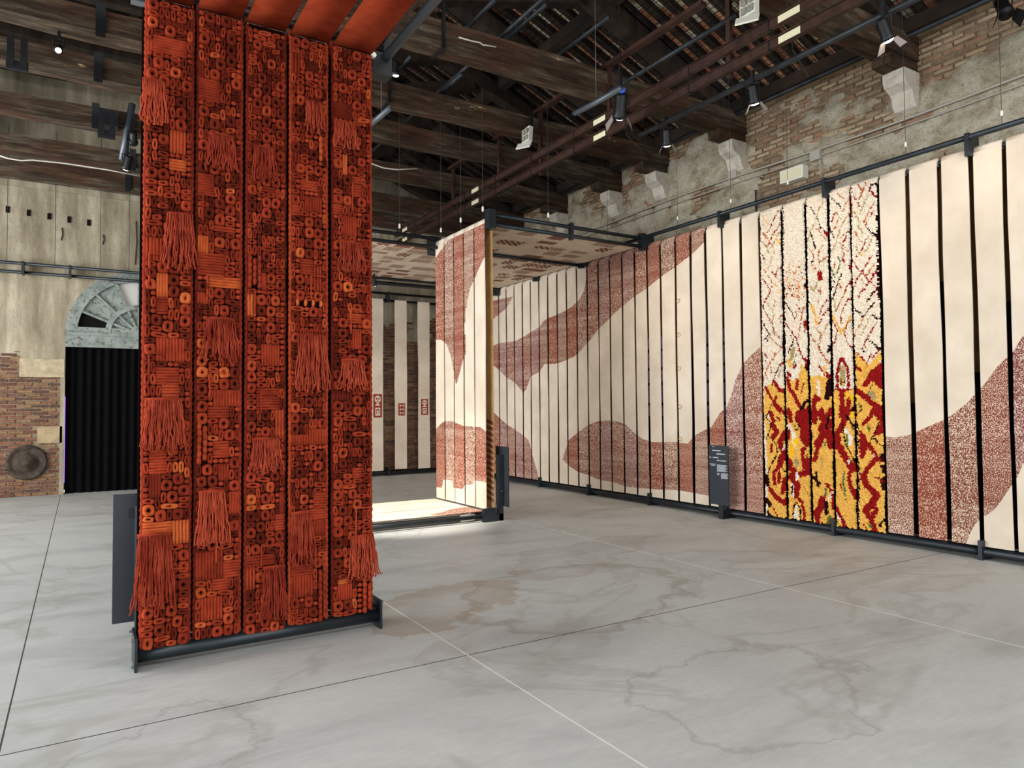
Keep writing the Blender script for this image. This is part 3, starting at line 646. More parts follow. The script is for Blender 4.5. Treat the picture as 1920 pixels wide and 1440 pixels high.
RP = [wp(p) for p in (
 [(880, 578), (910, 568), (925, 564), (943, 560), (962, 556), (950, 578), (935, 590), (924, 599), (880, 600)],
 [(880, 650), (908, 650), (925, 648), (938, 643), (950, 642), (965, 640), (980, 633), (995, 623), (1012, 613), (1020, 602), (1030, 596), (1045, 590), (1062, 582), (1075, 573), (1088, 560), (1095, 545), (1099, 525), (1101, 480), (1200, 400), (1324, 400), (1324, 440), (1320, 455), (1300, 475), (1270, 498), (1238, 520), (1217, 538), (1190, 556), (1170, 572), (1150, 590), (1135, 606), (1122, 617), (1105, 640), (1085, 662), (1075, 670), (1050, 680), (1040, 682), (1022, 682), (1012, 697), (995, 706), (988, 728), (982, 737), (975, 728), (965, 716), (950, 708), (940, 697), (927, 686), (908, 678), (880, 672)],
 [(880, 750), (912, 764), (925, 772), (935, 782), (950, 795), (965, 805), (980, 815), (992, 825), (998, 850), (1005, 875), (1012, 900), (1022, 912), (1022, 990), (880, 990)],
 [(1055, 862), (1060, 845), (1067, 825), (1085, 810), (1103, 797), (1120, 790), (1140, 788), (1160, 791), (1172, 795), (1190, 812), (1205, 823), (1225, 829), (1270, 829), (1290, 832), (1305, 815), (1335, 800), (1350, 775), (1362, 765), (1372, 740), (1380, 710), (1392, 685), (1410, 665), (1432, 645), (1440, 640), (1440, 1100), (1362, 1100), (1361, 937), (1333, 930), (1310, 926), (1290, 922), (1260, 918), (1235, 918), (1220, 917), (1200, 915), (1175, 913), (1150, 904), (1125, 900), (1105, 892), (1085, 885), (1065, 872)],
 [(1655, 818), (1680, 820), (1706, 815), (1740, 800), (1768, 788), (1790, 775), (1815, 755), (1828, 740), (1850, 715), (1868, 690), (1886, 673), (1900, 660), (1905, 650), (1920, 628), (1960, 600), (2050, 560), (2050, 760), (1960, 830), (1920, 868), (1908, 895), (1893, 915), (1880, 935), (1865, 955), (1845, 970), (1830, 980), (1818, 1000), (1812, 1022), (1811, 1100), (1655, 1100)])]
GY = [2.12, 2.43, 2.75, 3.08, 3.40, 3.71, 4.03, 4.38, 4.72, 5.07, 5.36, 5.69, 6.05, 6.41, 6.74, 7.08, 7.40, 7.70, 8.03, 8.36, 8.67, 8.98, 9.31, 9.64, 9.96, 10.29, 10.61, 10.94, 11.25, 11.57, 11.89, 12.21, 12.52, 12.85, 13.18, 13.51, 13.83, 14.16, 14.48, 14.80, 15.12, 15.44]
ORD = ['first', 'second', 'third', 'fourth', 'fifth', 'sixth', 'seventh', 'eighth', 'ninth', 'tenth', 'eleventh', 'twelfth', 'thirteenth', 'fourteenth', 'fifteenth', 'sixteenth', 'seventeenth', 'eighteenth', 'nineteenth', 'twentieth', 'twenty-first', 'twenty-second', 'twenty-third', 'twenty-fourth', 'twenty-fifth', 'twenty-sixth', 'twenty-seventh', 'twenty-eighth', 'twenty-ninth', 'thirtieth']
Z0, Z1 = .135, 4.24
def back_panel(t, PP, u0, u1, z0, z1, zs, up, off=.12):
    b = MB(); A = [PP(u0, z0, -off), PP(u1, z0, -off), PP(u1, zs, -off), PP(u0, zs, -off)]; b.poly(A)
    B = [PP(u0, zs, -off), PP(u1, zs, -off), PP(u1, z1, -off), PP(u0, z1, -off)]; b.poly(B, 1)
    A2 = [PP(u0, z0, -off-.01), PP(u0, z1, -off-.01), PP(u1, z1, -off-.01), PP(u1, z0, -off-.01)]; b.poly(A2)
    obj('back_panel', b, [BLACK_CLOTH, up], t)
rug_i = 0
for k in range(len(GY)-1):
    u0, u1 = GY[k]+rnd.uniform(.022, .029), GY[k+1]-rnd.uniform(.022, .029); uc = (u0+u1)/2
    rug = 8 <= k <= 12
    if rug: continue
    has = [crossings(RP, u0+.02+(u1-u0-.04)*i/4) for i in range(5)]
    frac = sum(sum(max(0, min(Z1, c)-max(Z0, a)) for a, c in h) for h in has)/5/(Z1-Z0)
    look = 'plain cream woven wall strip' if frac < .03 else ('cream wall strip with a small rust stitched patch' if frac < .25 else ('cream and rust stitched wall strip' if frac < .5 else 'mostly rust stitched wall strip'))
    if k < 8: where = ORD[7-k]+' to the right of the shaggy yellow and red rugs'
    else: where = ORD[k-13]+' to the left of the shaggy rugs'
    t = thing('wall_strip', look+', '+where, 'textile strip', (TX, uc, Z0), 'long woven strips hung along the right wall')
    r = (k*7+3*(k % 5)) % 4
    fr = strip_mesh(u0, u1, Z0, Z1+rnd.uniform(-.01, .01), PT, RP, None, k*1.7)
    o = obj('front_panel', fr, [CREAM, RUSTS[r]], t); thick(o)
    b = MB().tube([(TX+.05, u0, Z1+.015), (TX+.05, u1, Z1+.015)], .048, 10); obj('top_fold', b, CREAM if not any(c > Z1-.02 for h in has for a, c in h) else RUSTS[r], t, True)
    zs = rnd.uniform(1.6, 3.1) if k < 18 else 1.2
    up = BROWN_CLOTH
    if k in (15,16, 19, 20): zs = 1.45; up = LILAC
    back_panel(t, PT, u0-.03, u1-.012, Z0, Z1, zs, up)
    if k in (15, 19, 20, 16):
        b = MB(); bz = lambda z0, z1: b.quad(PT(u0-.031, z0, -.117), PT(u0+.0, z0, -.117), PT(u0+.0, z1, -.117), PT(u0-.031, z1, -.117))
        obj('upper_back_panel', MB().box(TX+.108, TX+.115, u0-.03, u1-.012, 2.75, Z1), BROWN_CLOTH, t)
        q = MB()
        for z in (1.62, 1.95, 2.2, 2.5): q.box(TX+.108, TX+.115, u0-.03, u1-.012, z, z+.05)
        obj('dark_band', q, BLACK_CLOTH, t)
    if k == 17:
        for z in (3.25, 2.72, 2.2, 1.95-.35, 1.1+.0): obj('eyelet', MB().tube([(TX-.015, uc+.10+.035*math.cos(a_), z+.03*math.sin(a_)) for a_ in np.linspace(0, 2*PI, 13)], .004, 5), GOLD_CLOTH, t)

# ------------------------------------------------------------------ shaggy rugs (colour painted per tuft)
C = dict(c=(238, 222, 200), r=(150, 24, 24), k=(44, 12, 14), y=(238, 184, 88), o=(186, 106, 56), t=(182, 158, 108), g=(96, 112, 52), w=(240, 228, 214), Y=(250, 200, 40))
def TA(p): return (1420+p[0]/6.546, 340+p[1]/6.546)
def TBf(p): return (1420+p[0]/6, 540+p[1]/6)
def TCf(p): return (1420+p[0]/6, 770+p[1]/6)
def parse(s):
    out = []
    for it in s.strip().split(';'):
        it = it.strip()
        if not it: continue
        h, pts = it.split(':'); ns = [float(x) for x in pts.replace(',', ' ').split()]
        out.append((h[0], None if h[1:] == 'P' else float(h[1:]), list(zip(ns[::2], ns[1::2]))))
    return out
SA = parse('''y7:60,430 110,500 190,610 215,670; r8:250,370 190,470 160,560 110,640; r14:310,470 270,510 240,580 190,640 150,740 120,800; o9:55,620 110,690 145,735 190,800; t6:290,590 240,660 190,780 120,860; y14:220,690 270,770; y10:300,700 240,740; t6:60,740 110,800 130,880; t5:215,840 160,980 120,1090; k6:65,910 95,980; r9:300,1060 250,1060 220,1140; r13:180,1110 230,1170 270,1215 300,1225; o7:75,1080 130,1150 170,1220 175,1300; r13:60,1190 110,1260 155,1350 120,1430; y12:120,1340 150,1360 130,1400; y7:200,1240 280,1370;
k8:650,320 670,370 710,400 740,480 770,560 800,600 850,650; r24:830,630 855,660; t6:810,250 750,330 735,400 700,500 650,620 615,720; k7:610,560 650,630 680,740 705,830; o6:735,580 780,650 830,710; o9:620,830 660,860 690,930; k7:690,945 655,1010; o11:660,1015 720,1080; o9:790,790 750,850 740,960 760,1000; o11:760,1000 810,950 870,910; rP:735,1100 790,1095 800,1215 745,1225; t14:650,1290 700,1350; t15:730,1250 690,1350 650,1330; r9:740,1330 775,1390;
k8:905,215 960,260 1020,325; o7:960,120 1000,170 1050,215; o8:1120,210 1080,260 1040,370; r10:945,375 910,490; o9:985,480 945,590; t8:1110,400 1050,500 1000,620 960,750 890,900; t7:960,380 1020,460; k8:885,580 915,640 940,700; r9:1140,600 1070,640 1020,700; r9:1100,650 1060,730 1035,810 1060,890 1045,960 1080,1040; g15:980,925 1010,970 1005,1040 975,1110; o22:945,990 940,1045; g7:895,1060 950,1190; k9:1030,1130 985,1230 940,1390; k11:905,1170 940,1240 905,1330; r24:1130,1040 1140,1070; o20:1010,1260 1015,1310; r9:1140,1220 1090,1300 1040,1430; t7:1000,750 1110,860;
k20:1440,20 1400,40; k11:1400,40 1375,90; r18:1380,110 1410,150 1450,185; r14:1175,180 1210,230 1255,305; o6:1330,20 1290,110 1250,210; o6:1240,40 1275,120; t6:1350,180 1290,300 1250,400; o15:1440,250 1390,320 1350,400 1300,500; r13:1440,345 1400,400 1350,490 1320,550; k13:1340,570 1390,620 1450,670; k26:1420,650 1455,665; t9:1175,370 1220,440 1260,510; t9:1230,540 1290,640; o9:1200,620 1240,690 1280,745; r10:1370,650 1330,710 1280,840 1215,930; t9:1400,720 1330,850 1270,920; y12:1270,880 1290,900; r10:1390,920 1340,1010 1290,1100 1230,1180 1170,1320; r10:1160,960 1230,1070 1290,1120 1350,1200 1460,1310; o8:1450,1010 1390,1070 1340,1160; r28:1450,1110 1420,1150; r12:1430,1140 1370,1230 1290,1330 1240,1410; r13:1465,1310 1410,1370 1370,1430; t8:1190,780 1230,860; t15:1270,1200 1310,1240;
k14:312,300 312,1440; k10:596,230 600,1440; k12:870,100 870,1440; r14:1150,60 1150,440; k12:1150,440 1155,1440; k16:1462,400 1485,1440''')
SB = parse('''yP:75,1130 180,1050 290,1150 320,1500 75,1500; yP:325,1010 440,1040 500,900 560,920 590,1500 325,1500; yP:590,1000 700,980 740,1000 820,1030 830,1500 590,1500; yP:845,1140 1085,1130 1095,1500 845,1500; yP:1095,720 1240,870 1370,730 1400,1500 1110,1500;
r12:150,0 130,70 60,190; k18:60,190 62,230; r11:62,230 110,310 160,400 190,490 240,550 280,570; t6:100,170 160,240 180,300 165,400; t13:200,120 180,210; o9:270,300 230,350 265,400; k12:65,400 90,450 130,520 70,590; o9:180,490 200,540; k7:150,520 110,600; o6:150,560 280,680; r11:70,730 105,780 90,820; o8:270,690 200,740 170,800 110,880 80,980; r18:280,830 250,870; k9:250,870 200,960 160,1090; o16:145,900 150,950; o12:75,960 120,1040; t20:250,930 230,1000;
k9:320,170 370,250 420,350; o9:430,260 440,300 415,360; r10:460,100 470,150; r10:440,180 500,300; o7:560,150 510,240 480,400 460,560; r15:320,400 380,490 430,570 460,680 500,770 560,880; r34:545,370 530,420; o26:540,440 520,490; k9:370,540 400,600 340,730; t50:400,680 380,800; g11:440,740 400,870; k24:545,890 560,930; r30:530,800 560,860; y50:350,820 370,870; y40:500,880 520,940; r26:340,950 380,990; r20:430,860 410,900; w30:440,900 400,1000;
k9:580,150 610,230 655,350; y26:600,180 650,290 660,420; y18:690,320 660,420; r11:800,130 740,180 700,290; r11:800,220 740,300 690,400; o9:660,460 710,520 690,640; o14:590,520 640,600 700,700 760,800 810,850; o7:700,0 710,70; o11:670,110 690,180; r13:690,660 720,740; k24:800,660 790,720; t14:780,400 720,560; r11:680,850 720,920 760,990; y30:750,890 760,960; r28:790,960 800,1000; w34:680,1050 690,1200;
y22:830,300 890,400 940,500 990,430 1050,300; r8:830,340 900,480 850,660; r9:1060,340 1020,380 970,510 1000,600 1060,670; r11:1060,130 1010,135 970,210 930,310 945,390; k8:890,10 850,110; t7:860,100 880,260; o8:1000,20 930,150 880,270; t62:950,900 955,1060; r24:905,900 925,830 945,790 970,820 1000,880; r24:900,920 890,1110; r24:1010,900 1020,1110; y26:950,1040 955,1090; k9:940,1030 935,1100; k9:970,1030 975,1100; rP:850,1130 1070,1130 960,1190;
r9:1180,0 1135,100; k10:1350,10 1280,70 1225,160; k14:1090,240 1140,280 1190,330; k15:1310,170 1240,250 1190,330; o7:1190,330 1150,420 1090,520; k13:1290,290 1350,350; r11:1350,380 1280,480 1220,590 1180,680; t7:1260,340 1150,570; k10:1240,570 1300,620 1350,670; k24:1345,660 1360,690; k11:1170,680 1210,720; r11:1090,700 1150,760 1240,870; r11:1360,700 1290,790; r11:1270,740 1240,830; o9:1200,640 1230,700;
r26:90,1120 170,1270 300,1400; r30:180,1050 240,1140 290,1160; r22:210,1220 180,1310 260,1400; k12:170,1290 100,1440; r34:340,1020 360,1130 420,1220 480,1340; r30:450,1040 440,1130; r14:520,1070 490,1180; k34:580,1240 530,1300 490,1370; rP:340,1440 370,1370 410,1440; rP:470,1440 520,1360 590,1300 590,1440; k50:810,1050 780,1230; rP:600,1440 610,1260 640,1190 710,1250 660,1300 640,1440; rP:660,1440 700,1360 720,1440; r46:950,1190 950,1300 940,1440; r42:1030,1260 1020,1330 960,1400; k28:1100,1330 1050,1380; Y36:1000,1200 1080,1240; rP:1370,850 1270,930 1170,1100 1220,1100 1300,1060 1390,1140 1380,850; r46:1110,1150 1220,1230 1330,1320 1400,1370; r22:1095,880 1160,930; rP:1250,1440 1300,1330 1400,1340 1410,1440; k8:1290,1080 1240,1200; k7:1140,1300 1180,1350 1150,1400; g12:1150,1290 1170,1380; t60:1280,1180 1300,1220;
k18:295,0 310,1440; k12:558,0 590,1440; k12:820,0 835,1440; k12:1065,0 1110,1440; k18:1370,0 1410,1440''')
SCc = parse('''yP:90,0 320,0 345,1240 120,1240; yP:330,0 590,0 620,1290 345,1260; yP:600,0 840,0 870,1310 620,1290; yP:850,0 1110,0 1135,1350 870,1320; yP:1120,0 1440,0 1480,1400 1160,1380;
w22:140,20 110,80 140,150; r42:150,30 180,110; r50:160,150 220,240 170,300; r52:300,260 250,360 290,480 250,600; w15:310,390 280,440; k9:130,0 95,80 150,140 150,190 100,320; k9:120,270 210,390 220,480 110,700; r24:160,380 155,460; k10:250,500 220,590 300,680; Y22:310,600 310,640; r36:240,620 180,700 190,820; r46:150,890 210,980 300,1040 330,1000; r36:240,700 240,800; r42:300,780 280,920; r15:180,1100 230,1200; k42:98,740 112,830; k46:105,1010 135,1060; k26:120,1140 140,1190; r20:250,100 210,70;
rP:440,0 590,0 600,380 540,420 470,300 480,200 420,90; r44:350,0 370,110; w46:350,170 400,260 420,330; k11:400,130 430,110 470,180 440,230 400,150; r32:350,230 350,310; Y56:430,330 400,410 360,500; w13:380,330 440,440; r62:520,450 530,620; r52:360,640 440,720 540,700; r56:370,740 450,840 430,960; r42:570,560 560,700; y24:560,430 530,520; tP:430,510 470,580 430,660 400,580; w36:440,700 440,770; w42:390,840 390,950; k20:388,860 388,930; r32:470,1000 500,1030; k13:400,1220 400,1120 430,1020 480,1110 480,1230; w26:420,1230 435,1070 455,1230; r26:500,1060 530,1150 520,1260; r50:370,600 350,560; o6:520,860 580,960;
r62:640,10 640,110; r52:720,0 720,80; r46:820,0 740,140 700,220; r70:800,130 740,260 670,380; r62:790,240 820,390; r38:680,400 640,560; k18:800,60 770,200; g15:755,350 755,400; t15:710,540 730,640; k28:620,740 670,790 700,810; k22:660,700 680,850; r26:770,820 830,900 850,1000; g26:765,880 760,960; w17:850,890 810,980 770,1060; r62:730,1000 700,1100 650,1160; k36:770,1030 770,1150; r62:660,1160 690,1270; g42:810,1200 780,1290; r32:840,1040 850,1100; r40:850,1230 820,1300; y20:700,1230 720,1280;
r48:1010,0 960,150 890,280; r62:900,300 890,400; k17:1000,60 1060,150 1110,230; r62:930,420 1000,550 1060,650; w42:990,220 1050,310 1040,380; g17:1010,270 1010,390; k9:950,150 990,370 1090,560; k26:1080,560 1110,580; r32:1050,640 1020,760 1050,870; r36:1050,870 1110,980; r22:1090,600 1060,680; g15:970,700 960,800 980,930; r9:930,840 945,880; g8:970,930 1010,1020; r28:890,1090 960,1240 985,1320; w15:890,1150 940,1250; w20:1020,560 1025,600; Y40:1060,30 1080,60;
rP:1290,0 1430,0 1420,250 1290,290 1370,130 1340,70; r28:1280,60 1190,150; rP:1140,210 1200,260 1250,380 1200,540 1150,550; g26:1240,190 1250,220; k10:1360,150 1290,300 1250,400; k11:1300,300 1370,370 1420,420; r36:1260,390 1330,510 1390,560; r36:1320,560 1240,640 1180,740; r52:1180,740 1220,830 1290,900; w9:1300,470 1320,530; r56:1290,900 1340,960 1290,1050 1220,1130; r46:1220,1130 1280,1220 1320,1330; r38:1340,1110 1300,1190; kP:1440,430 1370,520 1400,570 1450,560; kP:1440,590 1380,620 1390,680 1430,720 1370,790 1390,880 1440,940 1460,600; r17:1330,750 1400,790; kP:1470,940 1430,1000 1440,1100 1480,1100; k22:1440,1220 1380,1300; r12:1190,1280 1230,1330; g18:1240,1270 1280,1310;
k12:328,0 350,1240; k11:598,0 620,1290; k11:850,0 875,1320; k12:1118,0 1150,1350''')
def rugcol():
    m = N('shaggy_rug_wool'); a = m.n('VertexColor'); a.layer_name = 'tuft'; v = m.coords((1, 1, 1), 'World')
    f = m.noise(60, v, 3, .7); m.col(m.mix(.5, a.outputs[0], m.ramp(f, [(.3, (.6, .55, .5, 1)), (.6, (1, 1, 1, 1))]), 'MULTIPLY')); m.rough(1, 0, .05); m.bump(f, .8, .012); return m.mat
RUGM = rugcol(); ST = .0125
rug_edges = [(GY[k]+.012, GY[k+1]-.012) for k in range(8, 13)]
U0, U1 = GY[8], GY[13]; NU = int((U1-U0)/ST)+1; NV = int((Z1-Z0)/ST)+1
GU, GV = np.meshgrid(U0+(np.arange(NU)+.5)*ST, Z0+(np.arange(NV)+.5)*ST, indexing='ij')
rng = np.random.default_rng(3); JU = GU+rng.normal(0, .004, GU.shape); JV = GV+rng.normal(0, .006, GV.shape)
img = np.zeros(GU.shape+(3,)); img[:] = np.array(lin(C['c'])[:3])
pal = {k_: np.array(lin(c_)[:3]) for k_, c_ in C.items()}
def seg_paint(pts, wd, colr):
    for (a, b_) in zip(pts[:-1], pts[1:]):
        a = np.array(a); b_ = np.array(b_); d = b_-a; L = (d@d)+1e-9
        t = np.clip(((JU-a[0])*d[0]+(JV-a[1])*d[1])/L, 0, 1)
        img[np.hypot(JU-a[0]-t*d[0], JV-a[1]-t*d[1]) < wd] = colr
def poly_paint(P, colr):
    ins = np.zeros(GU.shape, bool)
    for i in range(len(P)):
        (u1, v1), (u2, v2) = P[i], P[(i+1) % len(P)]
        if abs(v2-v1) < 1e-9: continue
        ins ^= ((v1 > JV) != (v2 > JV)) & (JU < (u2-u1)*(JV-v1)/(v2-v1)+u1)
    img[ins] = colr
def paint(strokes, tr, scale):
    for c_, wd, pts in strokes:
        W = [((lambda q: (q.y, q.z))(at(*tr(p), 0, TX-.03))) for p in pts]
        if wd is None: poly_paint(W, pal[c_])
        else: seg_paint(W, max(.0072, wd/scale*(.0092 if wd > 15 and c_ in 'rk' else .0072)/2), pal[c_])
paint([s for s in SB if s[0] == 'y' and s[1] is None], TBf, 6); paint([s for s in SCc if s[0] == 'y' and s[1] is None], TCf, 6)
paint(SA, TA, 6.546); paint([s for s in SB if not (s[0] == 'y' and s[1] is None)], TBf, 6); paint([s for s in SCc if not (s[0] == 'y' and s[1] is None)], TCf, 6)
for _ in range(170):   # freckles on the second rug from the left
    x = rnd.uniform(345, 575); y_ = 1440-abs(rnd.gauss(0, 210)) if rnd.random() < .8 else rnd.uniform(1000, 1430)
    W = at(*TA((x, y_)), 0, TX-.03); img[np.hypot(JU-W.y, (JV-W.z)*.6) < .0062] = pal[rnd.choice('ktoo')]*1.5
img *= rng.uniform(.86, 1.06, GU.shape)[..., None]
rnames = ['dark-edged right-hand', 'fourth from the left', 'third from the left', 'freckled second from the left', 'left-hand']
for q, (u0, u1) in enumerate(rug_edges):
    i0 = int(math.ceil((u0-U0)/ST)); i1 = int((u1-U0)/ST)
    t = thing('shaggy_rug', ['shaggy rug strip with black jagged right edge, rightmost of the five yellow and red rugs', 'shaggy rug strip with a small red pointed arch, second from the right', 'shaggy rug strip with a small red rectangle high up, middle of the five rugs', 'shaggy rug strip plain and freckled at the top, second from the left of the five', 'shaggy yellow and red rug strip with lozenges, leftmost of the five rugs'][q], 'rug', (TX, (u0+u1)/2, Z0), 'shaggy yellow and red rug strips')
    b = MB(); cols = []; nu = i1-i0
    dd = rng.uniform(0, .022, (nu+1, NV+1))
    for i in range(nu+1):
        for j in range(NV+1):
            e = min(i, nu-i); wv_ = .012*noise.noise(Vector((j*.03, q, 0)))
            edge = (rng.uniform(-.008, .008) if e == 0 else rng.normal(0, .0025))
            b.v.append((TX-.012-(dd[i, j] if e > 0 else -.012), U0+(i0+i)*ST+edge+wv_, Z0+j*ST+rng.normal(0, .003)-(.0 if j else rng.uniform(0, .02))))
    for i in range(nu):
        for j in range(NV):
            p = i*(NV+1)+j; b.f.append((p, p+NV+1, p+NV+2, p+1)); b.m.append(0); cols.append(img[min(i0+i, NU-1), j])
    o = obj('pile', b, RUGM, t); ca = o.data.color_attributes.new('tuft', 'FLOAT_COLOR', 'CORNER')
    arr = np.ones((len(cols)*4, 4)); arr[:, :3] = np.repeat(np.array(cols), 4, axis=0); ca.data.foreach_set('color', arr.ravel()); stuff(o)
    back_panel(t, PT, u0-.01, u1-.005, Z0, Z1, 3.6, BLACK_CLOTH, .06)
    obj('top_fold', MB().tube([(TX+.045, u0, Z1+.01), (TX+.045, u1, Z1+.01)], .045, 10), CREAM, t, True)

# ------------------------------------------------------------------ frames
def hframe(name, label, axis, fixed, a0, a1, stations, toward, z0=.0, top=True, parts=True, loc=None):
    """steel frame: axis 'y' runs along y at x=fixed, axis 'x' runs along x at y=fixed"""
    Pp = (lambda a, d, z: (fixed+d*toward, a, z)) if axis == 'y' else (lambda a, d, z: (a, fixed+d*toward, z))
    t = thing(name, label, 'frame', Pp((a0+a1)/2, .06, 0))
    def rail(d, z, r): obj('rail', MB().tube([Pp(a0, d, z), Pp(a1, d, z)], r, 12), STEEL, t, True)
    rail(.0, .075, .038); rail(.11, .085, .036)
    if top: rail(-.06, 4.39, .03); rail(.05, 4.24, .03)
    for s_ in stations:
        def bx(d0, d1, z0_, z1_, w_=.02):
            p = Pp(s_-w_, d0, z0_); q = Pp(s_+w_, d1, z1_)
            return MB().box(min(p[0], q[0]), max(p[0], q[0]), min(p[1], q[1]), max(p[1], q[1]), z0_, z1_)
        obj('foot_bracket', bx(-.075, .17, 0, .2), STEEL, t)
        if top: obj('top_bracket', bx(-.10, .12, 4.19, 4.43, .022), STEEL, t)
    return t, Pp
ST_Y = [3.70, 5.36, 7.05, 8.65, 10.26, 11.86, 13.48, 15.1]
hf, Pp = hframe('steel_hanging_frame', 'long dark steel frame with rails holding the right wall strips', 'y', TX, 2.08, 15.75, ST_Y, 1)
for y_ in (2.9, 3.38, 4.35, 5.9, 6.85, 7.9, 9.6):
    wz = obj('suspension_wire', MB().tube([(TX-.06, y_, 4.42), (TX-.06, y_, 6.3)], .0035, 4), WIRE, hf); obj('wire_clip', MB().lathe([(.006, 0), (.014, .01), (.012, .05), (.004, .06)], (TX-.06, y_, 4.5), (0, 0, 1), 8), WHITEP, wz)
bf, Pp2 = hframe('steel_hanging_frame', 'dark double-rail steel frame along the back wall behind the doorway and pale strips', 'x', YB-.25, -2.4, 8.9, [-.95, -.2+.0, 3.1, 4.7, 6.32, 7.95], 1)
for o in list(bf.children):
    if o.name.startswith('foot') and o.data.vertices[0].co.x+bf.location.x < 2.5: bpy.data.objects.remove(o)
for o in list(bf.children):
    if o.name.startswith('rail') and o.data.vertices[0].co.z < 1:
        for v_ in o.data.vertices:
            if v_.co.x+bf.location.x < 2: v_.co.x = 2.5-bf.location.x
for x_ in (-1.2, -.45, .3, .8, 6.0, 6.9): obj('suspension_wire', MB().tube([(x_, YB-.31, 4.42), (x_, YB-.31, 7.0)], .0045, 4), WIRE, bf)
# pale strips on the back frame with small red panels
PK = lambda u, v, d: (u, YB-.28-d, v)
RED = mottled('red_panel_cloth', (130, 44, 26), (156, 62, 38), 20, .95, bump=.2)
def disc(b, cx, cz, rx, rz, m=0, n=16, d=.018): b.poly([PK(cx+rx*math.cos(2*PI*i/n), cz+rz*math.sin(2*PI*i/n), d) for i in range(n)][::-1], m)
for k, x0 in enumerate((4.67, 5.28, 5.88, 6.49, 7.10)):
    t = thing('hanging_strip', 'pale cloth strip on the back frame, '+['leftmost, hidden behind the red panels', 'second from left, behind the red panels', 'bearing a round-faced figure panel, left of three', 'bearing a small glyph panel, middle of three', 'bearing a helmeted figure panel, beside the pavilion'][k], 'textile strip', (x0+.16, YB-.28, .13), 'pale strips on the back frame')
    o = obj('front_panel', strip_mesh(x0, x0+.31, .13+.02*(k % 2), 4.25, PK, [], None, k*3.3, 4, .006, .01), [CREAM], t); thick(o, .01)
    if k >= 2:
        cx = x0+.165; z0_, z1_ = [(1.40, 1.96), (1.44, 1.74), (1.45, 1.84)][k-2]; wd = [.105, .08, .09][k-2]
        rp = obj('red_panel', MB().box(cx-wd, cx+wd, YB-.28-.016, YB-.28-.005, z0_, z1_), RED, t, label='small red panel with pale figure')
        b = MB(); h = z1_-z0_
        if k != 3:
            disc(b, cx, z1_-h*.22, wd*.75, h*.16); disc(b, cx-wd*.3, z1_-h*.2, wd*.2, h*.045, 1, d=.020); disc(b, cx+wd*.3, z1_-h*.2, wd*.2, h*.045, 1, d=.020); disc(b, cx, z1_-h*.31, wd*.25, h*.02, 1, d=.020)
            b.poly([PK(cx+q*wd, z0_+s_*h, .018) for q, s_ in ((-.7, .5), (.7, .5), (.3, .58), (.15, .62), (-.15, .62), (-.3, .58))]); b.poly([PK(cx+q*wd, z0_+s_*h, .018) for q, s_ in ((-.6, .08), (-.6, .42), (.6, .42), (.6, .08))]); b.poly([PK(cx+q*wd, z0_+s_*h, .020) for q, s_ in ((-.35, .14), (-.35, .36), (.35, .36), (.35, .14))], 1); b.poly([PK(cx+q*wd, z0_+s_*h, .022) for q, s_ in ((-.18, .14), (-.18, .30), (.18, .30), (.18, .14))])
        else:
            for q in range(3):
                zc = z0_+h*(.2+.3*q)
                b.poly([PK(cx-wd*.6, zc-.035, .018), PK(cx-wd*.6, zc+.035, .018), PK(cx+wd*.1, zc, .018)]); b.poly([PK(cx+wd*.7, zc-.03, .018), PK(cx, zc+.0, .018), PK(cx+wd*.7, zc+.03, .018)])
        obj('figure', b, [CREAM, RED], rp)

# ------------------------------------------------------------------ pavilion: ceiling strips, hanging face, floor strips
FX = 4.95; PF = lambda u, v, d: (FX-d, u, v)
def motifs(u0, u1, x0, x1, z, seed, dens=.5):
    """woven blocks of small triangles / lozenges on the underside of a ceiling strip"""
    R = random.Random(seed); b = MB(); x = x0+R.uniform(.05, .3); w_ = u1-u0
    while x < x1-.3:
        L = R.uniform(.22, .5)
        if R.random() < dens:
            kind = R.choice('tdsc'); n_ = 5; c_ = w_/n_; a = u0+R.choice((0, 0, .3, .5))*w_*.6; m_ = min(n_, int((u1-a)/c_)); nx = int(L/c_)
            for i in range(nx):
                for j in range(m_):
                    X = x+i*c_; Y = a+j*c_; e = .006
                    if kind == 't': b.poly([(X+e, Y+e, z), (X+c_-e, Y+e, z), (X+c_/2, Y+c_-e, z)][::-1])
                    elif kind == 'd': b.poly([(X+c_/2, Y+e, z), (X+c_-e, Y+c_/2, z), (X+c_/2, Y+c_-e, z), (X+e, Y+c_/2, z)][::-1])
                    elif kind == 'c':
                        if (i+j) % 2: b.poly([(X, Y, z), (X, Y+c_, z), (X+c_, Y+c_, z), (X+c_, Y, z)])
                    else:
                        b.poly([(X+e, Y+.004, z), (X+e, Y+c_-.01, z), (X+c_-e, Y+c_-.004, z), (X+c_-e, Y+.01, z)])
        x += L+R.uniform(.02, .25)
    return b
cs_ = [(8.76+.325*i, 4.98, 7.86) for i in range(5)]+[(10.42+.325*i, 1.9, 7.86) for i in range(9)]
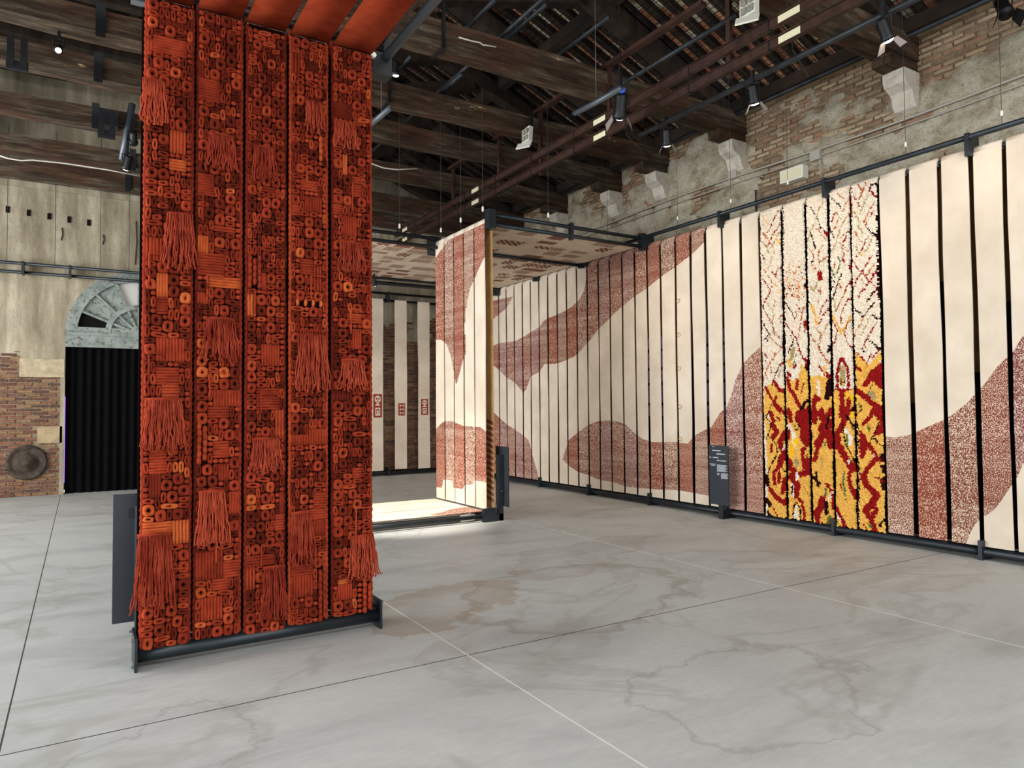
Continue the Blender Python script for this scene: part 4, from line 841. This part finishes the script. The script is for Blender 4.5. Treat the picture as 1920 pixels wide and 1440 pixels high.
for k, (y0, x0, x1) in enumerate(cs_):
    u0, u1 = y0+.004, y0+.320; z = 4.26
    if k < 5: lab = 'cream ceiling strip with brown woven motifs, '+['nearest edge', 'second', 'third', 'fourth', 'fifth'][k]+' of the front pavilion canopy'
    else: lab = 'cream ceiling strip with brown woven motifs, '+ORD[k-5]+' back in the long rear canopy'
    t = thing('canopy_strip', lab, 'textile strip', ((x0+x1)/2, (u0+u1)/2, z), 'ceiling strips of the pavilion')
    b = MB(); n_ = 24
    for i in range(n_+1):
        X = x0+(x1-x0)*i/n_; sag = -.004*noise.noise(Vector((X, k, 0)))
        b.v += [(X, u0+.003*noise.noise(Vector((X*2, k, 1))), z+sag), (X, u1+.003*noise.noise(Vector((X*2, k, 2))), z+sag)]
    for i in range(n_): b.f.append((2*i, 2*i+1, 2*i+3, 2*i+2)); b.m.append(0)
    o = obj('cloth', b, CREAM, t); thick(o, .01)
    stuff(obj('woven_motifs', motifs(u0+.02, u1-.02, x0, x1, z-.012, 50+k, .85), PATTERN, t))
FP = [[((lambda q: (q.y, q.z))(at(x, y, 0, FX))) for x, y in P_] for P_ in (
 [(811, 495), (815, 488), (825, 472), (838, 455), (845, 440), (870, 400), (915, 380), (915, 470), (898, 505), (890, 525), (882, 540), (878, 560), (873, 585), (872, 620), (875, 660), (868, 678), (856, 724), (850, 690), (845, 665), (838, 645), (828, 637), (811, 637)],
 [(811, 815), (816, 808), (822, 800), (833, 790), (850, 790), (868, 798), (885, 800), (902, 801), (915, 812), (915, 905), (905, 903), (890, 900), (887, 909), (872, 908), (868, 917), (850, 914), (848, 901), (832, 899), (830, 915), (811, 912)])]
fn = ['nearest the black corner block', 'second from the black corner block', 'middle one', 'second from the far edge', 'at the far edge']
for k in range(5):
    u0 = 8.80+.335*k; u1 = u0+.298
    t = thing('pavilion_strip', 'cream and rust stitched strip of the free-standing pavilion face, '+fn[k], 'textile strip', (FX, (u0+u1)/2, .16), 'hanging strips of the pavilion face')
    fr = strip_mesh(u0, u1, .16, 4.27, PF, FP, None, 40+k*2.1, 8, .005, .007)
    o = obj('front_panel', fr, [CREAM, RUSTS[(k*2+1) % 4]], t); thick(o)
    obj('top_fold', MB().tube([(FX+.055, u0, 4.30), (FX+.055, u1, 4.30)], .06, 12), CREAM, t, True)
    obj('back_panel', MB().box(FX+.11, FX+.12, u0-.02, u1+.0, .16, 4.27), GOLD_CLOTH if k == 0 else BLACK_CLOTH, t)
    b = MB(); 
    for i in range(14):
        z = .25+i*.085; b.poly([(FX+.108, u0-.02, z), (FX+.108, u1-.005, z+.06), (FX+.108, u1-.005, z+.12), (FX+.108, u0-.02, z+.05)])
    obj('zigzag_band', b, PATTERN, t)
# floor strips in front of the face
CRM2 = CREAM
tri = [((lambda q: (q.x, q.y))(at(x, y, 2, .13))) for x, y in ((800, 968), (823, 963), (850, 955), (880, 951), (905, 954), (915, 962), (890, 962), (840, 966))]
for k in range(5):
    u0 = 8.80+.335*k; u1 = u0+.318
    PC = lambda u, v, d: (v, u, .135+d)
    pol = [[(y_, x_) for x_, y_ in tri]]
    t = thing('floor_strip', 'white woven strip lying on the low platform before the pavilion face, '+['front one with a rust corner', 'second', 'third', 'fourth', 'rearmost'][k], 'textile strip', (3.2, (u0+u1)/2, .12), 'strips lying on the pavilion platform')
    fr = strip_mesh(u0, u1, 1.95, FX-.03, PC, pol, None, 70+k*2.1, 8, .006, .006)
    o = obj('cloth', fr, [CREAM, RUSTS[0]], t); thick(o, .01)
# pavilion frame
t = thing('pavilion_gantry', 'dark steel pavilion frame with black corner blocks, ceiling rails and low platform edge', 'gantry', (FX, 8.7, 0))
def rl(a, b_, r=.03): obj('rail', MB().tube([a, b_], r, 12), STEEL, t, True)
rl((FX, 8.70, 4.38), (7.88, 8.70, 4.38)); rl((FX, 8.70, 4.24), (7.88, 8.70, 4.24))
rl((FX+.05, 10.36, 4.22), (7.88, 10.36, 4.22)); rl((1.9, 10.40, 4.38), (FX, 10.40, 4.38)); rl((1.9, 10.37, 4.23), (FX, 10.37, 4.23))
rl((1.9, 13.42, 4.25), (7.88, 13.42, 4.25)); rl((1.9, 13.5, 4.16), (7.88, 13.5, 4.16), .04)
rl((FX+.06, 8.7, 4.29), (FX+.06, 10.5, 4.29), .045)
rl((1.9, 8.74, .075), (FX, 8.74, .075), .03); rl((1.9, 10.5, .075), (FX, 10.5, .075), .03); rl((FX+.02, 8.72, .08), (FX+.02, 10.5, .08), .04)
for b4 in ((FX-.02, FX+.10, 8.64, 8.76, 4.17, 4.45), (FX-.10, FX+.10, 10.44, 10.56, 4.13, 4.43), (4.83, 5.03, 8.66, 8.72, 0, .19), (7.82, 7.92, 8.64, 8.74, 4.18, 4.45), (7.82, 7.9, 10.3, 10.4, 4.17, 4.30), (7.82, 7.9, 11.85, 11.93, 4.17, 4.30), (7.75, 7.9, 13.4, 13.52, 4.1, 4.3), (6.4, 6.45, 8.66, 8.74, 4.18, 4.44)):
    obj('corner_block', MB().box(*b4), STEEL, t)
for x_, y_ in ((FX+.03, 8.9), (FX+.03, 9.6), (FX+.03, 10.3), (6.0, 8.7), (3.0, 10.4), (4.3, 10.4)):
    wz = obj('suspension_wire', MB().tube([(x_, y_, 4.36), (x_, y_, 6.3)], .004, 4), WIRE, t); obj('wire_clip', MB().lathe([(.008, 0), (.018, .01), (.016, .07), (.004, .08)], (x_, y_, 4.47), (0, 0, 1), 8), WHITEP, wz)
tag(obj('sandbag', MB().lathe([(.01, 0), (.05, .01), (.055, .12), (.05, .22), (.01, .24)], (4.55, 8.85, .06), (1, .0, 0), 12), WHITEP, None, True), 'small white roll tucked under the platform beside the corner block', 'roll')

# ------------------------------------------------------------------ signs
def lines(P, rows, parent, mat):
    b = MB()
    for (a0, a1, z, h) in rows:
        b.poly([P(a0, z), P(a1, z), P(a1, z+h), P(a0, z+h)])
    return obj('printed_text', b, mat, parent)
TXT = plain('grey_print', (176, 182, 186), .6)
# sign in front of the right wall: sheet faces -x
t = thing('information_sign', 'slate grey printed information sign on black stand before the right wall', 'sign', (7.76, 7.03, 0))
ps = obj('panel', MB().box(7.745, 7.757, 6.86, 7.21, .20, 1.04), SIGNM, t)
obj('stand', MB().box(7.757, 7.775, 6.98, 7.06, 0.0, .95).box(7.76, 7.90, 6.99, 7.05, 0, .12), BLACKM, t)
Psg = lambda a, z: (7.7435, 7.21-a*.35, .20+z*.84)
rows = [(.18, .30, .975, .008), (.18, .62, .905, .018), (.40, .85, .85, .018), (.02, .12, .79, .014), (.2, .5, .79, .014), (.42, .55, .74, .02), (.6, .9, .74, .014), (.03, .35, .675, .012), (.12, .3, .655, .01)]
for i in range(9): rows.append((.42, .9+.06*math.sin(i*2.1), .67-i*.0135, .008))
for i in range(3): rows.append((.42, .54, .53-i*.013, .008))
for i in range(7): rows.append((.62, .96+.03*math.sin(i*1.7), .53-i*.0135, .008))
lines(Psg, rows, ps, TXT)
t = thing('information_sign', 'dark steel sign on bent post seen edge-on beside the pavilion corner', 'sign', (5.15, 8.7, 0))
obj('post', MB().box(5.09, 5.16, 8.68, 8.76, 0, .93).box(4.98, 5.16, 8.68, 8.76, 0, .10), STEEL, t)
obj('panel', MB().beam((5.17, 8.70, .63), (5.17+.001, 8.70, 1.05), .02, .02) if False else MB().box(5.165, 5.18, 8.55, 8.90, .2, 1.05), SIGNM, t)
obj('bolt', MB().lathe([(.01, 0), (.01, .02)], (5.13, 8.68, .42), (0, -1, 0), 8), GREYPIPE, t)
t = thing('information_sign', 'large dark grey sign seen from behind, left of the red woven panels', 'sign', (.27, 5.35, 0))
obj('panel', MB().box(.19, .55, 5.35, 5.362, .205, 1.05), SIGNM, t)
obj('post', MB().box(.318, .345, 5.31, 5.345, 0, .97), GREYPIPE, t, label='pale grey slim post'); obj('bracket', MB().box(.28, .345, 5.33, 5.35, .89, .95), BLACKM, t)

# ------------------------------------------------------------------ the red woven piece
RY = 5.0
t = thing('steel_hanging_frame', 'dark steel foot rails and end plates holding the red woven panels', 'frame', (1.1, RY+.06, 0))
for d, z, r in ((-.01, .085, .045), (.13, .085, .045)): obj('rail', MB().tube([(.32, RY+d, z), (1.88, RY+d, z)], r, 14), STEEL, t, True)
obj('cross_rail', MB().box(.32, 1.88, RY+.0, RY+.11, .125, .14), BLACKM, t)
for x in (.305, 1.885):
    obj('end_plate', MB().box(x-.008, x+.008, RY-.075, RY+.20, 0, .205), STEEL, t)
    for yy, z in ((-.05, .19), (-.05, .03), (.17, .19)): obj('bolt', MB().lathe([(.008, 0), (.008, .016)], (x-.008 if x < 1 else x+.008, RY+yy, z), (-1 if x < 1 else 1, 0, 0), 8), GREYPIPE, t)
t = thing('canopy_gantry', 'pair of grey round rails with black corner block beside the orange canopy', 'gantry', (1.97, 3.5, 4.2))
obj('rail', MB().tube([(1.93, RY+.08, 4.43), (1.93, -1.6, 4.43)], .036, 14), GREYPIPE, t, True); obj('rail', MB().tube([(1.97, RY+.08, 4.30), (1.97, -1.6, 4.30)], .036, 14), GREYPIPE, t, True)
obj('corner_block', MB().box(1.86, 2.02, RY+.03, RY+.16, 4.16, 4.44), BLACKM, t)
obj('rail', MB().tube([(.25, RY+.04, 4.36), (1.95, RY+.04, 4.36)], .03, 12), BLACKM, t, True); obj('rail', MB().tube([(.25, RY+.10, 4.27), (1.95, RY+.10, 4.27)], .03, 12), BLACKM, t, True)
obj('clip', MB().lathe([(.02, 0), (.02, .03)], (1.85, RY-.01, 4.26), (0, -1, 0), 8), WHITEP, t)
SX = [(.33, .61), (.635, .915), (.945, 1.205), (1.235, 1.50), (1.535, 1.83)]
# canopy strips
for k, (a, c_) in enumerate([(.32, .60), (.635, .905), (.94, 1.205), (1.24, 1.51), (1.545, 1.835)]):
    b = MB(); n_ = 26
    for i in range(n_+1):
        Y = 5.03-i*.26; s_ = .01*noise.noise(Vector((Y, k, 5))); e0 = .007*noise.noise(Vector((Y*2, k, 1))); e1 = .007*noise.noise(Vector((Y*2, k, 7)))  # carried on unseen past the camera to deepen shade on the panels
        b.v += [(a+e0, Y, 4.27+s_), (c_+e1, Y, 4.27+s_)]
    for i in range(n_): b.f.append((2*i, 2*i+1, 2*i+3, 2*i+2)); b.m.append(0)
    o = tag(obj('canopy_strip', b, FELT, None, True), 'orange-red felt strip overhead joining the red panels, '+['leftmost', 'second from left', 'middle', 'second from right', 'rightmost beside the grey rails'][k], 'textile strip', 'orange felt canopy strips'); thick(o, .015)
    pw = obj('pale_edge', MB().tube([(a+.01, 4.995, 4.262), ((a+c_)/2, 4.99, 4.256), (c_-.01, 4.995, 4.262)], .005, 6), CREAM, o)

def ring_mesh(rx, ry, mat, seed, dep=.030, pinch=0):
    R = random.Random(seed); b = MB(); Nn, K = 32, 8; ph = R.uniform(0, 6); am = R.uniform(.02, .05)
    for i in range(Nn):
        t = 2*PI*i/Nn; c_, s_ = math.cos(t), math.sin(t)
        sc = (abs(c_)**3.4+abs(s_)**3.4)**(-1/3.4); ox = .5*c_*sc*(1+am*math.sin(2*t+ph)); oy = .5*s_*sc*(1+am*math.cos(3*t+ph))
        ix = (.5-2*rx)*c_*(1+pinch*abs(s_)*-.6); iy = (.5-2*ry)*s_*(abs(s_) if pinch else 1)*1.15
        rg = 1.0 if i % 2 else .90
        for j in range(K):
            f = 2*PI*j/K; q = .5-.5*math.cos(f)       # 0 outer .. 1 inner
            z = dep*rg*math.sin(f)*(1 if math.sin(f) > 0 else .1)
            qq = q if rg == 1 else .5+(q-.5)*.95
            b.v.append((ox+(ix-ox)*qq, oy+(iy-oy)*qq, z))
    for i in range(Nn):
        for j in range(K):
            a = i*K+j; a2 = ((i+1) % Nn)*K+j; j2 = (j+1) % K
            b.f.append((a, i*K+j2, ((i+1) % Nn)*K+j2, a2)); b.m.append(0)
    me = b.mesh('yarn_loop', [mat]); me.flip_normals() if False else None; return me
RING = {}
specs = [(.165, .175, .5), (.205, .21, .2), (.232, .20, 0), (.212, .165, 0), (.165, .212, 0), (.225, .15, 0), (.15, .225, 0), (.18, .18, .6)]
MATS = [W_DARK, W_RED, W_MID, W_BRI]
for mi, mt in enumerate(MATS):
    for si, (rx, ry, pn) in enumerate(specs): RING[(mi, si)] = ring_mesh(rx, ry, mt, si*5+mi, .036, pn)
# traced from the photograph: ribbed patches (x0,y0,x1,y1,direction,tone) per panel, in photo pixels
RIB = '''289 67 350 110 h 1|265 66 287 100 v 1|300 38 350 62 v 0|323 248 347 291 v 2|318 293 345 323 h 3|276 440 301 493 v 1|297 512 320 557 v 3|290 558 320 590 h 1|298 630 347 680 v 1|292 683 332 722 h 1|302 725 335 750 h 2|275 846 315 888 h 1|275 892 305 935 v 0|272 978 325 1002 h 3|328 972 358 1022 v 3
400 65 445 82 h 0|365 112 385 142 v 0|362 142 417 200 h 1|362 325 400 366 h 1|400 418 445 440 h 1|372 437 392 475 v 3|372 477 418 518 h 1|395 519 447 547 h 3|363 543 393 567 v 1|402 733 445 760 v 1|385 760 430 784 h 1|395 825 430 862 h 1|405 868 432 905 v 1|432 920 452 965 v 1|370 1037 417 1085 v 1|419 1048 450 1085 h 1|395 1087 430 1108 h 1|375 1118 415 1155 v 1
455 175 465 222 v 1|470 200 495 222 h 0|490 345 520 368 h 1|487 508 503 543 v 1|457 548 478 590 v 3|493 642 528 685 v 1|482 732 527 772 h 1|512 772 532 820 v 2|520 925 537 965 v 1|515 967 535 990 h 1|460 1040 512 1062 h 1|458 1064 482 1100 v 1
535 95 565 140 v 1|575 112 600 135 h 0|537 280 560 302 v 1|565 335 598 362 h 1|568 365 604 400 v 1|535 385 565 401 h 1|560 487 588 513 h 1|589 500 602 545 v 1|582 808 610 835 v 2|548 815 575 838 v 1|585 922 612 958 h 1|565 960 612 973 h 1|590 975 612 998 v 1|543 1066 590 1080 h 1|543 1082 590 1118 v 1
620 190 660 222 h 0|645 292 652 325 v 3|658 330 680 368 h 1|613 385 645 402 h 1|640 405 670 450 v 1|655 583 680 612 h 2|662 615 682 660 v 1|625 735 660 755 v 0|660 875 680 900 h 1|632 1083 655 1092 h 3|633 1094 658 1120 v 1'''.split('\n')
TAS = '''262 315 145 240|305 367 398 508|262 352 750 845|247 330 1008 1135
385 445 248 326|378 448 597 680|365 428 925 1022
470 520 272 346|465 530 825 885|488 540 1068 1160
568 607 188 255|550 620 628 735|540 590 965 1055
620 672 225 286|630 686 452 515|634 686 675 732|650 708 1010 1080'''.split('\n')
CHAIN = '''265 280 760 840 1
372 392 790 868 2
462 490 480 542 1
592 612 1068 1162 1|552 600 560 574 3|594 602 250 305 3
682 692 1092 1155 1'''.split('\n')
BRIGHT = [(380, 1110), (398, 1108), (433, 1048), (350, 880), (335, 878), (278, 955), (278, 972), (440, 935), (490, 960), (500, 945), (555, 70), (558, 128), (365, 70), (675, 1110), (668, 1125), (650, 545), (625, 550), (385, 700), (410, 715), (420, 705), (348, 555), (270, 480), (600, 410), (620, 910), (365, 205)]
Bw = [at(x, y, 1, RY-.03) for x, y in BRIGHT]
PRD = lambda u, v, d: (u, RY-.02-d, v)
lbl5 = ['leftmost', 'second from left', 'middle', 'second from right', 'rightmost']
for s, (x0, x1) in enumerate(SX):
    zb = [.115, .125, .10, .115, .125][s]; zt = 4.255
    t = thing('woven_panel', 'tall hanging panel of red yarn loops, ribs and tassels, '+lbl5[s]+' of the five', 'textile panel', ((x0+x1)/2, RY, zb), 'tall red woven panels')
    R = random.Random(100+s)
    lean = lambda z: 0.0
    # ground cloth with uneven edges
    b = MB(); n_ = 70
    for i in range(n_+1):
        z = zb+.01+(zt-zb-.01)*i/n_; e = .006*noise.noise(Vector((z*6, s, 1))); e2 = .006*noise.noise(Vector((z*6, s, 4)))
        for d in (0, .022): b.v += [(x0+.008+e, RY-.022+d, z), (x1-.008+e2, RY-.022+d, z)]
    for i in range(n_):
        p = i*4
        for q in ((0, 1, 5, 4), (2, 6, 7, 3), (0, 4, 6, 2), (1, 3, 7, 5)): b.f.append(tuple(p+x for x in q)); b.m.append(0)
    obj('ground_cloth', b, W_BASE, t)
    obj('back_panel', MB().box(x0-.015, x1+.004, RY+.105, RY+.12, zb+.02, zt), W_BACK, t)
    obj('top_fold', MB().tube([(x0, RY+.045, zt+.01), (x1, RY+.045, zt+.01)], .05, 12), W_RED, t, True)
    # lumpy selvedge cords
    for e, xx in enumerate((x0+.004, x1-.004)):
        pts = []; rr = []; z = zb+.01; i = 0
        while z < zt:
            pts.append((xx+.004*noise.noise(Vector((z*5, s, e))), RY-.02, z)); rr.append(.008+.005*(i % 2)+.002*R.random()); z += .022; i += 1
        obj('selvedge_cord', MB().tube(pts, rr, 7), [W_RED, W_MID, W_DARK][R.randrange(3)], t)
    # occupancy raster, 1 cm
    CX = (x1-x0-.012)/8; CZ = .0375; nx = 8; nz = int((zt-zb)/CZ); occ = np.zeros((nx, nz), bool); ox = x0+.006; oz = zb
    def mark(a0, a1, c0, c1):
        i0, i1 = max(0, int(round((a0-ox)/CX))), min(nx, int(round((a1-ox)/CX))); j0, j1 = max(0, int(round((c0-oz)/CZ))), min(nz, int(round((c1-oz)/CZ)))
        occ[i0:i1, j0:j1] = True; return ox+i0*CX, ox+i1*CX, oz+j0*CZ, oz+j1*CZ, i1 > i0 and j1 > j0
    for it in RIB[s].split('|'):
        f = it.split(); p = at(float(f[0]), float(f[1]), 1, RY-.03); q = at(float(f[2]), float(f[3]), 1, RY-.03)
        a0, a1, c0, c1, ok = mark(p.x, q.x, q.z, p.z)
        if not ok: continue
        b = MB(); pw = .019; hor = f[4] == 'h'; n_ = max(2, int(round(((c1-c0) if hor else (a1-a0))/pw)))
        for k in range(n_):
            tt = (k+.5)/n_; pts = []; L = (a1-a0) if hor else (c1-c0); m_ = max(2, int(L/.03))
            for g_ in range(m_+1):
                fr_ = g_/m_; jz = R.uniform(-.0012, .0012)
                pts.append((a0+(a1-a0)*fr_, RY-.028, c0+(c1-c0)*tt+jz) if hor else (a0+(a1-a0)*tt+jz, RY-.026, c0+(c1-c0)*fr_))
            b.tube(pts, pw*.55*(1 if k % 2 else .93), 6)
        stuff(obj('ribbed_patch', b, MATS[int(f[5])], t, True))
    for it in CHAIN[s].split('|'):
        f = [float(x) for x in it.split()]; p = at(f[0], f[2], 1, RY-.03); q = at(f[1], f[3], 1, RY-.03); a0, a1, c0, c1, ok = mark(p.x, q.x, q.z, p.z)
        if not ok: continue
        b = MB(); nc = max(1, int((a1-a0)/.027)); wc = (a1-a0)/nc
        for i in range(nc):
            z = c0+(i % 2)*.024
            while z < c1-.03:
                b.tube([(a0+(i+.5)*wc+R.uniform(-.002, .002), RY-.03-dz, z+hh) for hh, dz in ((0, 0), (.008, .012), (.024, .018), (.04, .012), (.048, 0))], [.003, wc*.42, wc*.46, wc*.42, .003], 7); z += .045
        stuff(obj('braid', b, MATS[int(f[4])], t, True))
    # cords outlining some areas
    for _ in range(4):
        a0 = R.uniform(x0+.02, x1-.12); a1 = a0+R.uniform(.06, .12); c0 = R.uniform(zb+.1, zt-.4); c1 = c0+R.uniform(.08, .22)
        pts = [(a0, c0), (a0, c1), (a1, c1), (a1+.01, c1-.03)]; out = []
        for (p_, q_) in zip(pts[:-1], pts[1:]):
            for g_ in range(5): out.append((p_[0]+(q_[0]-p_[0])*g_/5+R.uniform(-.002, .002), RY-.052, p_[1]+(q_[1]-p_[1])*g_/5))
        obj('outline_cord', MB().tube(out, [.0055+.0015*(g_ % 2) for g_ in range(len(out))], 6), MATS[R.choice((1, 2))], t, True)
    # yarn loops packed over the rest
    cnt = 0; KN = MB(); shapes = [(2, 2), (2, 2), (1, 2), (1, 2), (2, 1), (2, 1), (1, 2), (3, 1), (2, 2), (1, 2), (2, 1), (2, 2)]
    for j in range(nz):
        for i in range(nx):
            if occ[i, j]: continue
            w_, h_ = R.choice(shapes)
            while w_ > 1 and (i+w_ > nx or occ[i:i+w_, j].any()): w_ -= 1
            while h_ > 1 and (j+h_ > nz or occ[i:i+w_, j:j+h_].any()): h_ -= 1
            occ[i:i+w_, j:j+h_] = True
            cx = ox+(i+w_/2)*CX; cz = oz+(j+h_/2)*CZ; W_, H_ = w_*CX, h_*CZ
            if w_*h_ == 1 or cnt >= 300:
                KN.tube([(cx-W_*.42, RY-.024, cz), (cx-W_*.25, RY-.034, cz), (cx, RY-.037, cz), (cx+W_*.25, RY-.034, cz), (cx+W_*.42, RY-.024, cz)], [.002, .013, .0165, .013, .002], 8); continue
            near = any((cx-q.x)**2+(cz-q.z)**2 < .032**2 for q in Bw)
            pm = 3 if near else R.choices((0, 1, 2, 3), (.33, .5, .15, .01))[0]
            if W_ > H_*1.3: si = R.choice((4, 6, 1, 4, 0))
            elif H_ > W_*1.3: si = R.choice((3, 5, 2, 3))
            else: si = R.choice((0, 0, 7, 0, 1, 7, 3, 2)) if w_*h_ > 1 else 1
            o = bpy.data.objects.new('yarn_loop', RING[(pm, si)]); COL.objects.link(o); o.parent = t
            o.location = (cx-t.location.x, -.024+R.uniform(-.006, .004), cz-t.location.z); o.rotation_euler = (PI/2+R.uniform(-.05, .05), R.uniform(-.16, .16), R.uniform(-.05, .05)); o.scale = (W_*R.uniform(.96, 1.06), H_*R.uniform(.96, 1.06), min(W_, H_)/.075*R.uniform(.85, 1.2)*(1.3 if min(W_, H_) < .05 else 1)); cnt += 1
    if KN.v: stuff(obj('yarn_knots', KN, W_RED, t, True))
    # tassels
    for it in TAS[s].split('|'):
        f = [float(x) for x in it.split()]; p = at(f[0], f[2], 1, RY-.07); q = at(f[1], f[3], 1, RY-.07); wd = q.x-p.x; cx = (p.x+q.x)/2; b = MB(); ns = max(22, int(wd/.0068))
        for k in range(ns):
            fr_ = (k+.5)/ns; tx0 = cx+(fr_-.5)*wd*.74; bx = cx+(fr_-.5)*wd*1.0+R.gauss(0, .010); zb_ = q.z+R.uniform(-.008, .05); lay = R.choice((0, .008, .016, .024))
            pts = []; ph = R.uniform(0, 6)
            for g_ in range(10):
                u = g_/9; pts.append((tx0+(bx-tx0)*u**1.2+.006*math.sin(ph+u*11)*u+R.gauss(0, .0022), RY-.065-lay-.022*math.sin(min(1, u*1.4)*PI/2)+.004*math.sin(ph*2+u*7), p.z+(zb_-p.z)*u))
            pts.append((pts[-1][0]+R.uniform(-.012, .012), pts[-1][1]-.004, pts[-1][2]+R.uniform(-.008, .012))); b.tube(pts, .0047, 5)
        ts = stuff(obj('tassel', b, W_STR, t, True))
        hb = MB(); hb.tube([(cx-wd*.38, RY-.055, p.z), (cx, RY-.062, p.z+.004), (cx+wd*.38, RY-.055, p.z)], .014, 8); obj('tassel_head', hb, W_RED, ts, True)
